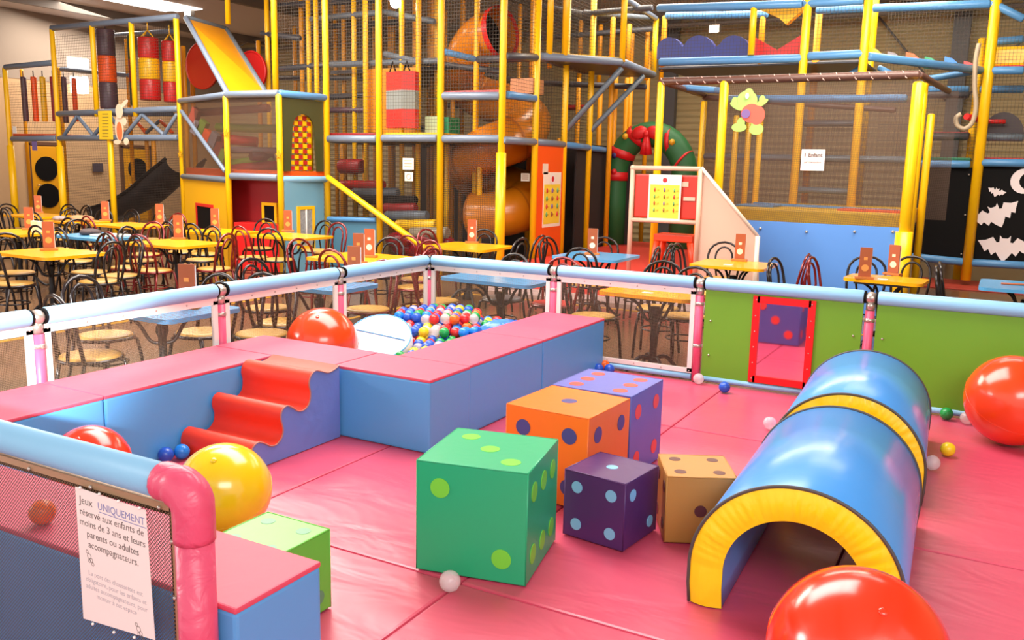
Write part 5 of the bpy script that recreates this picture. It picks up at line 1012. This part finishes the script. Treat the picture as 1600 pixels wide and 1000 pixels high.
pp = pz(1039, 309); pp.y = BYY-.0; poster(pp+V(0, -.02, 0), (1, 0, 0), (0, 0, 1), (0, -1, 0), .43, .58, 'yellow ice cream poster with white border on the red booth box')
st = thing('red_stool', 'tall orange red stool under the game booth box', 'stool', tuple(G(1050, 460, GR)))
YS = 11.1; A_ = QY(1022, 365, YS); C_ = QY(1082, 380, YS); b = MB(); b.box(((A_.x+C_.x)/2, YS+.15, (A_.z+C_.z)/2), (C_.x-A_.x, .34, A_.z-C_.z), bev=.015); build('seat', b, mat('signal orange', (232, 66, 22), .4), st)
for X, s in ((A_.x+.04, -1), (C_.x-.04, 1)):
    for Yq in (YS+.02, YS+.28): b = MB(); b.tube([(X, Yq, C_.z), (X+s*.08, Yq, .19)], [.045, .035], 8); build('leg', b, mat('signal orange', (232, 66, 22), .4), st)
# green inflatable arch
AY = 15.2; ag = thing('inflatable_arch', 'green inflatable christmas arch with red ribbon bands and bow', 'arch', tuple(QY(1012, 380, AY)))
pL = QY(960, 330, AY); pR = QY(1067, 330, AY); cx = (pL.x+pR.x)/2; w_ = (pR.x-pL.x)/2; ztp = QY(1012, 210, AY).z
ap = [(pL.x, AY, .2), (pL.x, AY, 1.0)]+[(cx-w_*math.cos(PI*k/16), AY, ztp-w_*1.15+w_*1.15*math.sin(PI*k/16)) for k in range(17)]+[(pR.x, AY, 1.0), (pR.x, AY, .2)]
b = MB(); b.tube(ap, [.225]*len(ap), 22); build('arch_tube', b, mat('christmas green cloth', (34, 98, 50), .55, bump=.1), ag)
RB = mat('ribbon red', (206, 26, 30), .45)
for i in (2, 5, 8, 13, 16):
    a = Vector(ap[i]); d = (Vector(ap[i+1])-Vector(ap[i-1])).normalized(); tw = d*.045+V(.0, 0, .03); b = MB(); b.tube([a-tw, a+tw], 0.246, 22); build('ribbon_band', b, RB, ag)
top = V(cx, AY-.24, ztp); b = MB()
for s in (-1, 1): b.sphere(top+V(s*.14, 0, .02), .14, 14, sc=(1.1, .5, .8), rot=Matrix.Rotation(s*.4, 3, 'Y')); b.tube([top+V(0, 0, -.03), top+V(s*.05, 0, -.36)], [.05, .07], 8)
b.sphere(top, .07, 12); build('bow', b, RB, ag)
for i, m_, of in ((7, mat('gold bauble', (210, 160, 30), .3), -.05), (4, mat('navy bauble', (50, 40, 100), .3), 0), (2, RB, .05), (14, mat('gold bauble', (210, 160, 30), .3), 0)):
    a = Vector(ap[i])+V(of, -.215, .08); b = MB(); b.sphere(a, .055, 12); build('bauble', b, m_, ag)
# hanging lamp and small floodlights
p = QY(618, 4, 12.2); t = thing('hanging_lamp', 'bright round lamp glowing above the tower', 'lamp', tuple(p)); b = MB(); b.sphere(p, .09, 16); build('bulb', b, mat('glowing bulb', (255, 240, 220), .4, emit=25), t); b = MB(); b.lathe([(.05, .06), (.12, .0+.05), (.13, .04)], tuple(p), 16, cap=False); b.tube([p+V(0, 0, .08), (p.x, p.y, 4.94)], .01, 6); build('lamp_hood', b, DARKB, t)
for px, py, Y, lb in ((267, 13, 15, 'left one of the two floodlights by the skylight'), (296, 20, 15, 'right one of the two floodlights by the skylight'), (1117, 45, 18, 'small spotlight glowing behind the cobalt wavy panel')):
    p = QY(px, py, Y); t = thing('floodlight', lb, 'lamp', tuple(p)); b = MB(); b.box(p, (.22, .12, .18), bev=.02); build('lamp_body', b, ZINC, t); b = MB(); b.box(p+V(0, -.065, -.01), (.18, .01, .13)); build('lamp_glass', b, mat('lit lamp glass', (255, 240, 215), .4, emit=6), t); b = MB(); b.tube([p, (p.x, p.y, 4.94)], .012, 6); build('lamp_rod', b, ZINC, t)
# red entry mat at the right
b = MB(); p = G(1500, 447, GR); b.box((p.x+.35, p.y+.1, GR+.012), (1.9, 1.3, .02), bev=.005); tag(build('entrance_mat', b, mat('brick red mat', (168, 52, 38), .6)), 'brick red mat on the floor in front of the bat board', 'mat')
